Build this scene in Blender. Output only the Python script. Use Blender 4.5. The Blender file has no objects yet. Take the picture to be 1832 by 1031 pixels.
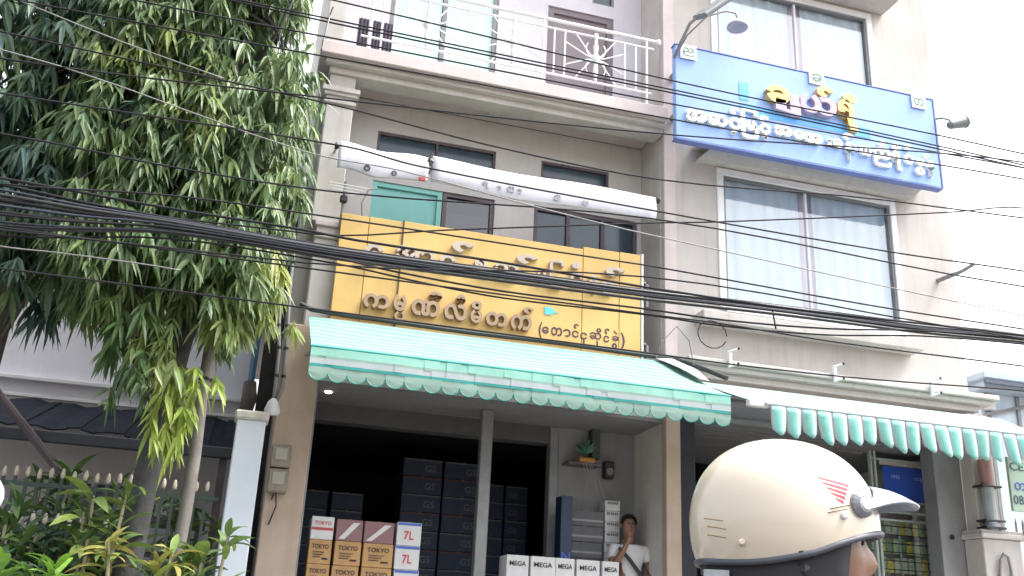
import bpy, bmesh, math, random
import numpy as np
from mathutils import Vector, Matrix
random.seed(7); rng = np.random.default_rng(11)
R = math.radians
SC = bpy.context.scene
COL = SC.collection

# ------------------------------------------------------------------ camera
YAW, PIT, ROL = R(15.2), R(20.0), R(2.85)
fw = Vector((math.sin(YAW)*math.cos(PIT), math.cos(YAW)*math.cos(PIT), math.sin(PIT)))
rt = Vector((math.cos(YAW), -math.sin(YAW), 0)); up = rt.cross(fw)
rt2 = rt*math.cos(ROL) + up*math.sin(ROL); up2 = up*math.cos(ROL) - rt*math.sin(ROL)
cd = bpy.data.cameras.new('camera'); cam = bpy.data.objects.new('camera', cd); COL.objects.link(cam)
cd.sensor_width = 36; cd.lens = 36*1740/1832; cd.clip_start = .05; cd.clip_end = 2000
M = Matrix.Identity(4)
for i in range(3):
    M[i][0], M[i][1], M[i][2] = rt2[i], up2[i], -fw[i]
M[0][3], M[1][3], M[2][3] = 0, 0, 1.3
cam.matrix_world = M
SC.camera = cam

# ------------------------------------------------------------------ sky, sun, exposure
SUN_EL, SUN_AZ = R(60), R(106)      # azimuth clockwise from +Y: high along the street to the right, veiled by cloud
w = bpy.data.worlds.new('World'); SC.world = w; w.use_nodes = True
nt = w.node_tree; bg = nt.nodes['Background']
sky = nt.nodes.new('ShaderNodeTexSky'); sky.sky_type = 'NISHITA'; sky.sun_disc = False
sky.sun_elevation = SUN_EL; sky.sun_rotation = SUN_AZ
sky.air_density = 1.0; sky.dust_density = 6.0; sky.ozone_density = 1.0
hs = nt.nodes.new('ShaderNodeHueSaturation'); hs.inputs['Saturation'].default_value = .28   # thin white overcast
nt.links.new(sky.outputs[0], hs.inputs['Color']); nt.links.new(hs.outputs[0], bg.inputs[0])
bg.inputs[1].default_value = .15
sl = bpy.data.lights.new('sun', 'SUN'); sl.energy = .95; sl.angle = R(12); sl.color = (1, .96, .9)
so = bpy.data.objects.new('sun', sl); COL.objects.link(so)
sdir = Vector((math.sin(SUN_AZ)*math.cos(SUN_EL), math.cos(SUN_AZ)*math.cos(SUN_EL), math.sin(SUN_EL)))
so.rotation_euler = (-sdir).to_track_quat('-Z', 'Y').to_euler(); so.location = (0, 0, 30)
SC.view_settings.view_transform = 'Standard'; SC.view_settings.look = 'None'
SC.view_settings.exposure = 1.97; SC.view_settings.gamma = 1
SC.cycles.max_bounces = 6; SC.cycles.transparent_max_bounces = 12
SC.cycles.use_denoising = True

# ------------------------------------------------------------------ materials
MATS = {}
def mat(name, col, rough=.6, var=.12, scale=6., bump=.0, bscale=60., metal=0., streak=0., col2=None, spec=.5, trans=0., attr=None, coat=0., dirt=None):
    if name in MATS: return MATS[name]
    m = bpy.data.materials.new(name); m.use_nodes = True; MATS[name] = m
    n = m.node_tree.nodes; L = m.node_tree.links; p = n['Principled BSDF']
    p.inputs['Roughness'].default_value = rough; p.inputs['Metallic'].default_value = metal
    p.inputs['Specular IOR Level'].default_value = spec
    if coat: p.inputs['Coat Weight'].default_value = coat; p.inputs['Coat Roughness'].default_value = .06
    tc = n.new('ShaderNodeTexCoord')
    c = Vector(col)
    lo = [max(0, v*(1-var)) for v in c]; hi = [min(1, v*(1+var*.8)) for v in c]
    if col2: lo = col2
    nz = n.new('ShaderNodeTexNoise'); nz.inputs['Scale'].default_value = scale; nz.inputs['Detail'].default_value = 6
    nz.inputs['Roughness'].default_value = .62
    L.new(tc.outputs['Object'], nz.inputs['Vector'])
    mx = n.new('ShaderNodeMix'); mx.data_type = 'RGBA'
    mr = n.new('ShaderNodeMapRange'); mr.inputs[1].default_value = .32; mr.inputs[2].default_value = .68
    L.new(nz.outputs['Fac'], mr.inputs[0]); L.new(mr.outputs[0], mx.inputs[0])
    mx.inputs[6].default_value = (*lo, 1); mx.inputs[7].default_value = (*hi, 1)
    out = mx.outputs[2]
    if attr:
        at = n.new('ShaderNodeAttribute'); at.attribute_name = attr
        m2 = n.new('ShaderNodeMix'); m2.data_type = 'RGBA'; m2.blend_type = 'MULTIPLY'; m2.inputs[0].default_value = 1
        L.new(out, m2.inputs[6]); L.new(at.outputs['Color'], m2.inputs[7]); out = m2.outputs[2]
    if streak:
        mp = n.new('ShaderNodeMapping'); mp.inputs['Scale'].default_value = (9, 9, .55)
        n2 = n.new('ShaderNodeTexNoise'); n2.inputs['Scale'].default_value = 1.; n2.inputs['Detail'].default_value = 8; n2.inputs['Roughness'].default_value = .7
        L.new(tc.outputs['Object'], mp.inputs['Vector']); L.new(mp.outputs[0], n2.inputs['Vector'])
        r2 = n.new('ShaderNodeMapRange'); r2.inputs[1].default_value = .5; r2.inputs[2].default_value = .8; r2.inputs[3].default_value = 0; r2.inputs[4].default_value = streak
        L.new(n2.outputs['Fac'], r2.inputs[0])
        m3 = n.new('ShaderNodeMix'); m3.data_type = 'RGBA'
        L.new(r2.outputs[0], m3.inputs[0]); L.new(out, m3.inputs[6]); m3.inputs[7].default_value = (*(dirt or [v*.35 for v in c]), 1); out = m3.outputs[2]
    L.new(out, p.inputs['Base Color'])
    if bump:
        bz = n.new('ShaderNodeTexNoise'); bz.inputs['Scale'].default_value = bscale; bz.inputs['Detail'].default_value = 4
        L.new(tc.outputs['Object'], bz.inputs['Vector'])
        bp = n.new('ShaderNodeBump'); bp.inputs['Strength'].default_value = bump; bp.inputs['Distance'].default_value = .01
        L.new(bz.outputs['Fac'], bp.inputs['Height']); L.new(bp.outputs[0], p.inputs['Normal'])
    if trans:
        tb = n.new('ShaderNodeBsdfTranslucent'); L.new(out, tb.inputs['Color'])
        ms = n.new('ShaderNodeMixShader'); ms.inputs[0].default_value = trans
        L.new(p.outputs[0], ms.inputs[1]); L.new(tb.outputs[0], ms.inputs[2]); L.new(ms.outputs[0], n['Material Output'].inputs[0])
    return m
def glass(name, tint=(.97, .985, 1), alpha=1., rough=.03):
    if name in MATS: return MATS[name]
    m = bpy.data.materials.new(name); m.use_nodes = True; MATS[name] = m
    n = m.node_tree.nodes; L = m.node_tree.links
    g = n.new('ShaderNodeBsdfGlossy'); g.inputs['Roughness'].default_value = rough
    t = n.new('ShaderNodeBsdfTransparent'); t.inputs[0].default_value = (*[v*alpha + (1-alpha)*v*.6 for v in tint], 1)
    lw = n.new('ShaderNodeLayerWeight'); lw.inputs[0].default_value = .5
    pw = n.new('ShaderNodeMath'); pw.operation = 'POWER'; pw.inputs[1].default_value = 4; L.new(lw.outputs['Facing'], pw.inputs[0])
    fr = n.new('ShaderNodeMapRange'); fr.inputs[3].default_value = .10; fr.inputs[4].default_value = .7; L.new(pw.outputs[0], fr.inputs[0])
    ms = n.new('ShaderNodeMixShader'); L.new(fr.outputs[0], ms.inputs[0]); L.new(t.outputs[0], ms.inputs[1]); L.new(g.outputs[0], ms.inputs[2])
    L.new(ms.outputs[0], n['Material Output'].inputs[0])
    return m

# ------------------------------------------------------------------ mesh helpers
ORG = {}
class MB:
    def __init__(s): s.v = []; s.f = []; s.m = []; s.c = []
    def add(s, vs, fs, mi=0, col=None):
        b = len(s.v); s.v += [tuple(v) for v in vs]
        for f in fs: s.f.append(tuple(i+b for i in f)); s.m.append(mi)
        if col is not None: s.c += [col]*len(vs)
        return s
    def box(s, x0, x1, y0, y1, z0, z1, mi=0, bev=0):
        if bev:
            b = min(bev, (x1-x0)*.45, (y1-y0)*.45, (z1-z0)*.45)
            bm = bmesh.new(); bmesh.ops.create_cube(bm, size=1)
            bmesh.ops.scale(bm, vec=(x1-x0, y1-y0, z1-z0), verts=bm.verts)
            bmesh.ops.translate(bm, vec=((x0+x1)/2, (y0+y1)/2, (z0+z1)/2), verts=bm.verts)
            bmesh.ops.bevel(bm, geom=bm.edges[:], offset=b, segments=1, affect='EDGES')
            bm.verts.index_update()
            s.add([v.co for v in bm.verts], [[v.index for v in f.verts] for f in bm.faces], mi); bm.free(); return s
        v = [(x, y, z) for z in (z0, z1) for y in (y0, y1) for x in (x0, x1)]
        return s.add(v, [(0, 2, 3, 1), (4, 5, 7, 6), (0, 1, 5, 4), (2, 6, 7, 3), (0, 4, 6, 2), (1, 3, 7, 5)], mi)
    def tube(s, pts, r, n=6, mi=0, cap=True):
        pts = [Vector(p) for p in pts]; rs = r if isinstance(r, (list, tuple)) else [r]*len(pts)
        b = len(s.v); N = len(pts)
        for i, p in enumerate(pts):
            t = (pts[min(i+1, N-1)] - pts[max(i-1, 0)]).normalized()
            a = Vector((0, 0, 1)) if abs(t.z) < .9 else Vector((0, 1, 0))
            e1 = t.cross(a).normalized(); e2 = t.cross(e1)
            for k in range(n):
                q = 2*math.pi*k/n; s.v.append(tuple(p + (e1*math.cos(q) + e2*math.sin(q))*rs[i]))
        for i in range(N-1):
            for k in range(n):
                k2 = (k+1) % n
                s.f.append((b+i*n+k, b+i*n+k2, b+(i+1)*n+k2, b+(i+1)*n+k)); s.m.append(mi)
        if cap:
            s.f.append(tuple(b+k for k in range(n))); s.m.append(mi)
            s.f.append(tuple(b+(N-1)*n+k for k in reversed(range(n)))); s.m.append(mi)
        return s
    def lathe(s, prof, c, axis='z', n=16, mi=0):
        b = len(s.v); c = Vector(c); N = len(prof)
        for r, h in prof:
            for k in range(n):
                q = 2*math.pi*k/n; a, d = r*math.cos(q), r*math.sin(q)
                o = {'z': (a, d, h), 'y': (a, h, d), 'x': (h, a, d)}[axis]
                s.v.append(tuple(c + Vector(o)))
        for i in range(N-1):
            for k in range(n):
                k2 = (k+1) % n
                s.f.append((b+i*n+k, b+i*n+k2, b+(i+1)*n+k2, b+(i+1)*n+k)); s.m.append(mi)
        s.f.append(tuple(b+k for k in range(n))); s.m.append(mi)
        s.f.append(tuple(b+(N-1)*n+k for k in range(n))); s.m.append(mi)
        return s
    def wall(s, x0, x1, z0, z1, y0, y1, ops, mi=0):
        """slab in the XZ plane with rectangular openings (a, b, c, d)"""
        xs = sorted({x0, x1, *[o[0] for o in ops], *[o[1] for o in ops]}); zs = sorted({z0, z1, *[o[2] for o in ops], *[o[3] for o in ops]})
        def hole(i, j):
            cx, cz = (xs[i]+xs[i+1])/2, (zs[j]+zs[j+1])/2
            return any(a < cx < b and c < cz < d for a, b, c, d in ops) or not (x0 < cx < x1 and z0 < cz < z1)
        nx, nz = len(xs)-1, len(zs)-1
        idx = {}
        def V(i, j, k):
            if (i, j, k) not in idx:
                idx[i, j, k] = len(s.v); s.v.append((xs[i], (y0, y1)[k], zs[j]))
            return idx[i, j, k]
        for i in range(nx):
            for j in range(nz):
                if hole(i, j): continue
                s.f.append((V(i, j, 0), V(i+1, j, 0), V(i+1, j+1, 0), V(i, j+1, 0))); s.m.append(mi)
                s.f.append((V(i, j, 1), V(i, j+1, 1), V(i+1, j+1, 1), V(i+1, j, 1))); s.m.append(mi)
                for di, dj, e in ((-1, 0, ((i, j), (i, j+1))), (1, 0, ((i+1, j+1), (i+1, j))), (0, -1, ((i+1, j), (i, j))), (0, 1, ((i, j+1), (i+1, j+1)))):
                    a, b = i+di, j+dj
                    if a < 0 or b < 0 or a >= nx or b >= nz or hole(a, b):
                        (p, q), (r, t) = e
                        s.f.append((V(p, q, 0), V(p, q, 1), V(r, t, 1), V(r, t, 0))[::-1]); s.m.append(mi)
        return s
def obj(name, mb, m, parent=None, smooth=False, org=None, kind=None):
    me = bpy.data.meshes.new(name)
    o0 = Vector(org) if org is not None else (ORG.get(parent.name, Vector()) if parent else Vector())
    me.from_pydata([(v[0]-o0[0], v[1]-o0[1], v[2]-o0[2]) for v in mb.v], [], mb.f)
    for x in (m if isinstance(m, (list, tuple)) else [m]): me.materials.append(x)
    if len(set(mb.m)) > 1: me.polygons.foreach_set('material_index', mb.m)
    if mb.c:
        a = me.color_attributes.new('tint', 'FLOAT_COLOR', 'POINT'); a.data.foreach_set('color', np.array(mb.c, dtype=np.float32).ravel())
    me.update()
    bm = bmesh.new(); bm.from_mesh(me); bmesh.ops.recalc_face_normals(bm, faces=bm.faces); bm.to_mesh(me); bm.free()
    if smooth: me.polygons.foreach_set('use_smooth', [True]*len(me.polygons))
    o = bpy.data.objects.new(name, me); COL.objects.link(o)
    if parent:
        o.parent = parent; ORG[o.name] = o0
    else:
        o.location = o0; ORG[o.name] = o0
    if kind: o['kind'] = kind
    return o
def thing(name, label, cat, loc=(0, 0, 0), group=None):
    o = bpy.data.objects.new(name, None); COL.objects.link(o); o.location = loc; o.empty_display_size = .1
    ORG[o.name] = Vector(loc); return tag(o, label, cat, group)
def tag(o, label, cat, group=None):
    o['label'] = label; o['category'] = cat
    if group: o['group'] = group
    return o
def struct(name, mb, m, **k):
    o = obj(name, mb, m, **k); o['kind'] = 'structure'; return o
def link_copy(src, name, parent, mw=None, loc=None):
    c = bpy.data.objects.new(name, src); COL.objects.link(c); c.parent = parent
    if parent: ORG[c.name] = ORG[parent.name]
    if mw is not None: c.matrix_local = mw
    if loc is not None: c.location = loc
    return c
GLY = {}
def glyph(ch, depth, bold=0.):
    """one character as a flat-faced solid, normalised to a unit box; x right, y up, z depth"""
    k = (ch, round(depth, 4), bold)
    if k in GLY: return GLY[k]
    c = bpy.data.curves.new('glyph', 'FONT'); c.body = ch; c.extrude = .5; c.resolution_u = 2; c.offset = bold
    o = bpy.data.objects.new('glyph', c); COL.objects.link(o)
    m = bpy.data.meshes.new_from_object(o.evaluated_get(bpy.context.evaluated_depsgraph_get()))
    bpy.data.objects.remove(o); bpy.data.curves.remove(c)
    v = np.array([x.co[:] for x in m.vertices]); f = [tuple(p.vertices) for p in m.polygons]
    bpy.data.meshes.remove(m)
    lo, hi = v.min(0), v.max(0); asp = (hi[0]-lo[0])/max(1e-6, hi[1]-lo[1])
    v = (v - (lo+hi)/2)/np.maximum(hi-lo, 1e-6)
    GLY[k] = (v, f, asp); return GLY[k]
def letter(ch, X, Z, wd, ht, yf, depth, m, parent, name='letter', bold=.02, axis='y'):
    """place a letter whose back lies at y = yf + depth, facing -Y"""
    v, f, asp = glyph(ch, depth, bold)
    mb = MB(); mb.add([(X + p[0]*wd, yf + depth/2 - p[2]*depth, Z + p[1]*ht) for p in v], f)
    return obj(name, mb, m, parent)
def word(txt, x0, z0, ht, yf, m, parent, name='print', tilt=0., width=None, depth=.002):
    """flat printed word, left-bottom at x0,z0 on the plane y = yf (facing -Y)"""
    c = bpy.data.curves.new('word', 'FONT'); c.body = txt; c.extrude = .001; c.resolution_u = 2; c.offset = .012
    o = bpy.data.objects.new('word', c); COL.objects.link(o)
    m0 = bpy.data.meshes.new_from_object(o.evaluated_get(bpy.context.evaluated_depsgraph_get()))
    bpy.data.objects.remove(o); bpy.data.curves.remove(c)
    v = np.array([x.co[:] for x in m0.vertices]); f = [tuple(p.vertices) for p in m0.polygons]; bpy.data.meshes.remove(m0)
    lo, hi = v.min(0), v.max(0); sz = ht/(hi[1]-lo[1]); sx = (width/(hi[0]-lo[0])) if width else sz
    mb = MB(); mb.add([(x0 + (p[0]-lo[0])*sx, yf - (depth if p[2] > 0 else 0), z0 + (p[1]-lo[1])*sz + tilt*(p[0]-lo[0])*sx) for p in v], f)
    return obj(name, mb, m, parent)
def skin(name, joints, edges, m, parent=None, sub=2, org=None):
    """one continuous body grown over a skeleton of joints {key: (x, y, z, rx, ry)}"""
    keys = list(joints); ix = {k: i for i, k in enumerate(keys)}
    me = bpy.data.meshes.new(name); me.from_pydata([joints[k][:3] for k in keys], [(ix[a], ix[b]) for a, b in edges], [])
    o = bpy.data.objects.new(name, me); COL.objects.link(o)
    md = o.modifiers.new('skin', 'SKIN'); md.branch_smoothing = .6
    for i, k in enumerate(keys):
        j = joints[k]; sv = me.skin_vertices[0].data[i]; sv.radius = (j[3], j[4] if len(j) > 4 else j[3]); sv.use_root = (i == 0)
    s = o.modifiers.new('sub', 'SUBSURF'); s.levels = s.render_levels = sub
    m2 = bpy.data.meshes.new_from_object(o.evaluated_get(bpy.context.evaluated_depsgraph_get()))
    bpy.data.objects.remove(o)
    mb = MB(); mb.v = [tuple(v.co) for v in m2.vertices]; mb.f = [tuple(p.vertices) for p in m2.polygons]; mb.m = [0]*len(mb.f)
    bpy.data.meshes.remove(m2)
    return obj(name, mb, m, parent, smooth=True, org=org)

# palette
M_plaster = mat('plaster_pale', (.50, .468, .45), .85, .1, 1.3, .15, 90, streak=.58, dirt=(.31, .28, .255))
M_plasterL = mat('plaster_grey', (.53, .505, .485), .85, .11, 2.2, .15, 90, streak=.4, dirt=(.29, .26, .24))
M_pink = mat('plaster_pinkish', (.55, .48, .48), .85, .08, 3, .1, 90, streak=.18)
M_tan = mat('plaster_tan', (.40, .315, .25), .85, .1, 3, .15, 80, streak=.3, dirt=(.2, .15, .12))
M_lav = mat('plaster_lavender', (.62, .60, .66), .85, .06, 2, .06, 90, streak=.12)
M_white = mat('white_paint', (.74, .74, .76), .45, .05, 8)
M_whitealu = mat('white_aluminium', (.78, .78, .80), .35, .03, 8)
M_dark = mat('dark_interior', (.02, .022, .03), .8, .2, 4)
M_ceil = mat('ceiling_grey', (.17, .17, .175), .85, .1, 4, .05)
M_black = mat('black_plastic', (.018, .018, .022), .45, .2, 12)
M_wire = mat('cable_rubber', (.022, .022, .026), .7, .25, 3, spec=.15)
M_wire2 = mat('cable_bluegrey', (.035, .042, .065), .5, .25, 3)
M_wire3 = mat('cable_charcoal', (.03, .03, .032), .45, .25, 3)
M_wireL = mat('cable_pale', (.20, .20, .20), .5, .15, 3)
M_steel = mat('grey_steel', (.22, .22, .23), .5, .14, 7, metal=.3, streak=.2)
M_glass = glass('window_glass')
M_dglass = mat('dark_glass', (.035, .06, .085), .12, .25, 1.5, spec=.6)
M_curtain = mat('curtain_pale_blue', (.62, .71, .79), .9, .04, 5, trans=.08)
M_curtainP = mat('curtain_lilac', (.60, .50, .58), .9, .05, 5)
M_yellow = mat('sign_yellow', (.62, .41, .135), .5, .12, 1.3, streak=.2, dirt=(.42, .29, .13))
M_brownletter = mat('letter_tan', (.34, .24, .16), .85, .12, 9)
M_paleletter = mat('letter_pale', (.46, .39, .34), .85, .1, 9)
M_darkletter = mat('letter_maroon', (.07, .03, .055), .6, .2, 9)
M_blue = mat('sign_blue', (.25, .40, .78), .42, .1, 1.1, streak=.25, dirt=(.33, .47, .80))
M_bluedk = mat('sign_blue_edge', (.12, .17, .42), .5, .1, 3)
M_gold = mat('letter_gold', (.66, .46, .18), .32, .1, 6, metal=.25)
M_mauve = mat('letter_mauve', (.42, .36, .46), .5, .12, 12)
M_wletter = mat('letter_white', (.80, .82, .80), .5, .04, 9)
M_mint = mat('awning_mint', (.33, .66, .56), .7, .12, 7, .05, 200, trans=.25)
M_mintl = mat('awning_mint_light', (.29, .44, .38), .7, .07, 5, .05, 200, trans=.2, streak=.15, dirt=(.36, .44, .44))
M_awhite = mat('awning_white', (.48, .54, .56), .7, .06, 5, trans=.25)
M_teal = mat('awning_teal', (.02, .26, .24), .7, .1, 5)
M_turq = mat('door_turquoise', (.20, .50, .48), .5, .07, 3, streak=.15)
M_wood = mat('dark_wood', (.11, .085, .10), .6, .25, 6)
M_bark = mat('bark', (.10, .085, .075), .95, .35, 9, .7, 25)
M_bark2 = mat('bark_dark', (.05, .05, .05), .95, .35, 9, .7, 25)
M_leaf = mat('leaf_green', (.165, .235, .10), .42, .3, 2.5, attr='tint', trans=.45)
M_leafd = mat('leaf_deep_green', (.10, .165, .10), .42, .3, 2.5, attr='tint', trans=.42)  # own deep green, with dimmer light on the left tree put into the colour

# ------------------------------------------------------------------ setting: ground, road, pavement
GZ = .2
mb = MB(); mb.add([(-300, -300, GZ-.006), (300, -300, GZ-.006), (300, 300, GZ-.006), (-300, 300, GZ-.006)], [(0, 1, 2, 3)])
struct('ground', mb, mat('soil', (.20, .17, .13), .95, .2, .4, .4, 8))
mb = MB(); mb.add([(-120, -4, GZ), (120, -4, GZ), (120, 6.2, GZ), (-120, 6.2, GZ)], [(0, 1, 2, 3)])
road = struct('road', mb, mat('asphalt', (.055, .055, .058), .9, .25, 5, .5, 120))
for i in range(-10, 11):
    mb = MB(); x = i*6.; mb.add([(x, .9, GZ+.004), (x+2.4, .9, GZ+.004), (x+2.4, 1.02, GZ+.004), (x, 1.02, GZ+.004)], [(0, 1, 2, 3)])
    obj('lane_marking', mb, mat('road_paint', (.72, .72, .70), .8, .1, 20), road)
mb = MB(); mb.box(-120, 120, 6.35, 9.6, GZ-.2, GZ+.14)
pav = struct('pavement', mb, mat('concrete_pavement', (.33, .32, .30), .9, .15, 2, .3, 60))
mb = MB(); mb.box(-120, 120, 6.2, 6.35, GZ-.2, GZ+.16, bev=.02); struct('kerb', mb, mat('kerb_concrete', (.42, .41, .39), .9, .12, 4, .2, 60))

# ================================================================== LEFT SHOPHOUSE
FL = 1.0
A = thing('shophouse', 'narrow grey three-storey shophouse with battery shop below and railed balcony above', 'building', (2.5, 10, GZ))
YB, YP = 10.65, 10.85
doors1 = [(1.10, 2.62, 4.7, 6.44), (3.13, 4.52, 5.35, 6.46), (1.10, 2.60, 6.82, 7.11), (3.20, 4.12, 6.86, 7.10)]
doors2 = [(1.09, 2.52, 7.75, 9.7), (3.21, 4.16, 7.75, 9.47), (3.84, 4.16, 9.66, 9.95)]
mb = MB()
mb.box(.32, .52, 10.3, 18, GZ, 11.2)                       # left flank
mb.box(4.575, 4.745, 10.06, 18, GZ, 11.4)                  # party wall
mb.box(.32, 4.745, 18, 18.2, GZ, 11.2)
mb.box(.32, 4.745, 9.9, 18.2, 11.2, 11.4)
obj('wall', mb, M_plasterL, A)
mb = MB(); mb.wall(.522, 4.573, 4.5, 7.513, YB, YB+.14, doors1); obj('balcony_wall', mb, mat('plaster_dim_grey', (.53, .515, .505), .85, .08, 2.2, .1, 90, streak=.2), A)
mb = MB(); mb.wall(.522, 4.573, 7.68, 11.19, YB, YB+.14, doors2); obj('balcony_wall', mb, M_lav, A)
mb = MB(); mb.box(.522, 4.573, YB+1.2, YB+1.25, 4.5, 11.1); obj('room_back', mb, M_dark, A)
mb = MB(); mb.box(.30, .68, 9.95, 10.297, GZ, 4.32, bev=.012); obj('column', mb, M_tan, A)
mb = MB(); mb.box(.655, .70, 9.99, 10.25, FL, 3.74); obj('door_jamb', mb, M_steel, A)
mb = MB(); mb.box(.47, .72, 9.99, 10.297, 4.322, 5.33, bev=.01); obj('column', mb, M_plasterL, A)
mb = MB(); mb.box(.46, .735, 9.95, 10.296, 5.33, 5.37, bev=.006).box(.475, .72, 9.97, 10.296, 5.37, 5.46, bev=.006).box(.455, .74, 9.93, 10.296, 5.46, 5.52, bev=.006)
obj('capital', mb, M_pink, A)
mb = MB(); mb.box(.41, .72, 9.99, 10.297, 5.522, 6.99, bev=.01); obj('column', mb, M_plasterL, A)
mb = MB()
for k, (e, za, zb) in enumerate(((.02, 6.99, 7.03), (.0, 7.03, 7.09), (.03, 7.09, 7.13), (.055, 7.13, 7.19))):
    mb.box(.40-e, .72+e, 9.98-e, 10.296, za, zb, bev=.005)
mb.box(.42, .715, 10.0, 10.297, 7.19, 7.375)
obj('capital', mb, M_plasterL, A)
mb = MB(); mb.box(.27, 4.572, 9.78, YB-.002, 7.515, 7.68, bev=.01); obj('balcony_slab', mb, M_pink, A)
mb = MB(); mb.box(.34, 4.571, 9.88, 9.96, 7.46, 7.513, bev=.005).box(.40, 4.571, 9.96, 10.2, 7.38, 7.513, bev=.008); obj('beam', mb, M_plasterL, A)
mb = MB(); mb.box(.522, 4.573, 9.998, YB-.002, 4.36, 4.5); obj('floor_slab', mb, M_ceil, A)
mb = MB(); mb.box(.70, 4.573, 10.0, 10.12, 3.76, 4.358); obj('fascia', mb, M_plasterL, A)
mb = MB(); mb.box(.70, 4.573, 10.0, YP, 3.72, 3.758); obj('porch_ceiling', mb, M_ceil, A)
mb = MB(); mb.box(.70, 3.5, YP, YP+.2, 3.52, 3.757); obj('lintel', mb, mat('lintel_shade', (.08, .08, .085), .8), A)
mb = MB(); mb.box(3.61, 4.573, YP, YP+.15, FL, 3.757); obj('shop_wall', mb, mat('shop_wall_grey', (.24, .24, .25), .8, .1, 3, streak=.3), A)
mb = MB(); mb.box(3.50, 3.608, YP-.03, YP+.12, FL, 3.718, bev=.008); obj('door_jamb', mb, M_steel, A)
mb = MB(); mb.box(2.535, 2.665, 10.3, 10.42, FL, 3.718, bev=.008); obj('post', mb, M_steel, A)
mb = MB(); mb.box(.52, 4.575, 9.9, 18, GZ, FL); obj('shop_floor', mb, mat('tile_floor', (.35, .34, .33), .5, .1, 4), A)
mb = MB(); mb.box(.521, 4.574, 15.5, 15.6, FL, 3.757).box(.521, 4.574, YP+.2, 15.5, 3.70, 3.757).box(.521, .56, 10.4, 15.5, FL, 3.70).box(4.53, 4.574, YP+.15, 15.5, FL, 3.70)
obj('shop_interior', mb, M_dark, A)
mb = MB(); mb.box(4.57, 4.748, 9.93, 10.058, GZ, 4.3, bev=.008); obj('pilaster', mb, M_tan, A)
mb = MB(); mb.box(4.585, 4.74, 9.96, 10.058, 4.302, 11.4, bev=.006); obj('pilaster', mb, M_pink, A)
mb = MB(); mb.lathe([(.035, 0), (.035, -.012), (.02, -.018)], (.83, 10.3, 3.72)); dl = obj('downlight', mb, None or mat('lamp_glow', (.9, .9, .85)), A)
_m = MATS['lamp_glow'].node_tree.nodes['Principled BSDF']; _m.inputs['Emission Color'].default_value = (1, .97, .9, 1); _m.inputs['Emission Strength'].default_value = 4
mb = MB(); mb.lathe([(.10, 0), (.11, -.02), (.09, -.03), (.07, -.015), (.03, -.02)], (2.5, 10.4, 7.515), n=20); obj('ceiling_rose', mb, M_plasterL, A)

def sash(parent, x0, x1, z0, z1, y, m_frame, m_pane, fr=.045, name='window', nx=1, pane_kind='pane', nz=1):
    fm = MB(); fm.box(x0, x0+fr, y-.03, y+.04, z0, z1).box(x1-fr, x1, y-.03, y+.04, z0, z1).box(x0+fr, x1-fr, y-.03, y+.04, z1-fr, z1).box(x0+fr, x1-fr, y-.03, y+.04, z0, z0+fr)
    for k in range(1, nx):
        xm = x0+(x1-x0)*k/nx; fm.box(xm-fr*.5, xm+fr*.5, y-.028, y+.038, z0+fr, z1-fr)
    f = obj(name, fm, m_frame, parent)
    for k in range(nx):
        a, b = x0+(x1-x0)*k/nx+fr*.6, x0+(x1-x0)*(k+1)/nx-fr*.6
        pm = MB(); pm.box(a, b, y+.005, y+.012, z0+fr*.6, z1-fr*.6); obj(pane_kind, pm, m_pane, f)
    return f
yw = YB+.05
sash(A, 1.10, 1.96, 4.7, 6.44, yw, M_turq, M_turq, .06, 'door', pane_kind='panel')
sash(A, 1.97, 2.62, 4.7, 6.44, yw, M_wood, glass('smoky_glass', (.5, .5, .52)), .05, 'window', 1)
mb = MB()
for k in range(40):
    x0 = 2.0 + .6*k/40; mb.add([(x0, yw+.12+.02*math.sin(k*1.3), 4.75), (x0+.015, yw+.12+.02*math.sin(k*1.3+1.3), 4.75), (x0+.015, yw+.12+.02*math.sin(k*1.3+1.3), 6.25), (x0, yw+.12+.02*math.sin(k*1.3), 6.25)], [(0, 1, 2, 3)])
obj('curtain', mb, mat('curtain_grey', (.40, .36, .36), .9), A)
sash(A, 3.13, 4.52, 5.35, 6.46, yw, M_wood, M_dglass, .05, 'window', 3)
sash(A, 1.10, 2.60, 6.82, 7.11, yw, M_wood, M_dglass, .03, 'transom_window', 2)
sash(A, 3.20, 4.12, 6.86, 7.10, yw, M_wood, M_dglass, .03, 'transom_window', 1)
sash(A, 1.09, 2.52, 7.75, 9.7, yw, M_steel, mat('frosted_mint', (.55, .78, .74), .25, .06, 2, streak=.2), .06, 'door', 2)
sash(A, 3.21, 4.16, 7.75, 9.47, yw, mat('door_brown', (.19, .16, .18), .6, .1, 4), mat('door_brown_panel', (.23, .195, .215), .6, .1, 3), .09, 'door', pane_kind='panel')
sash(A, 3.84, 4.16, 9.66, 9.95, yw, M_steel, M_dglass, .03, 'transom_window')

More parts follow.
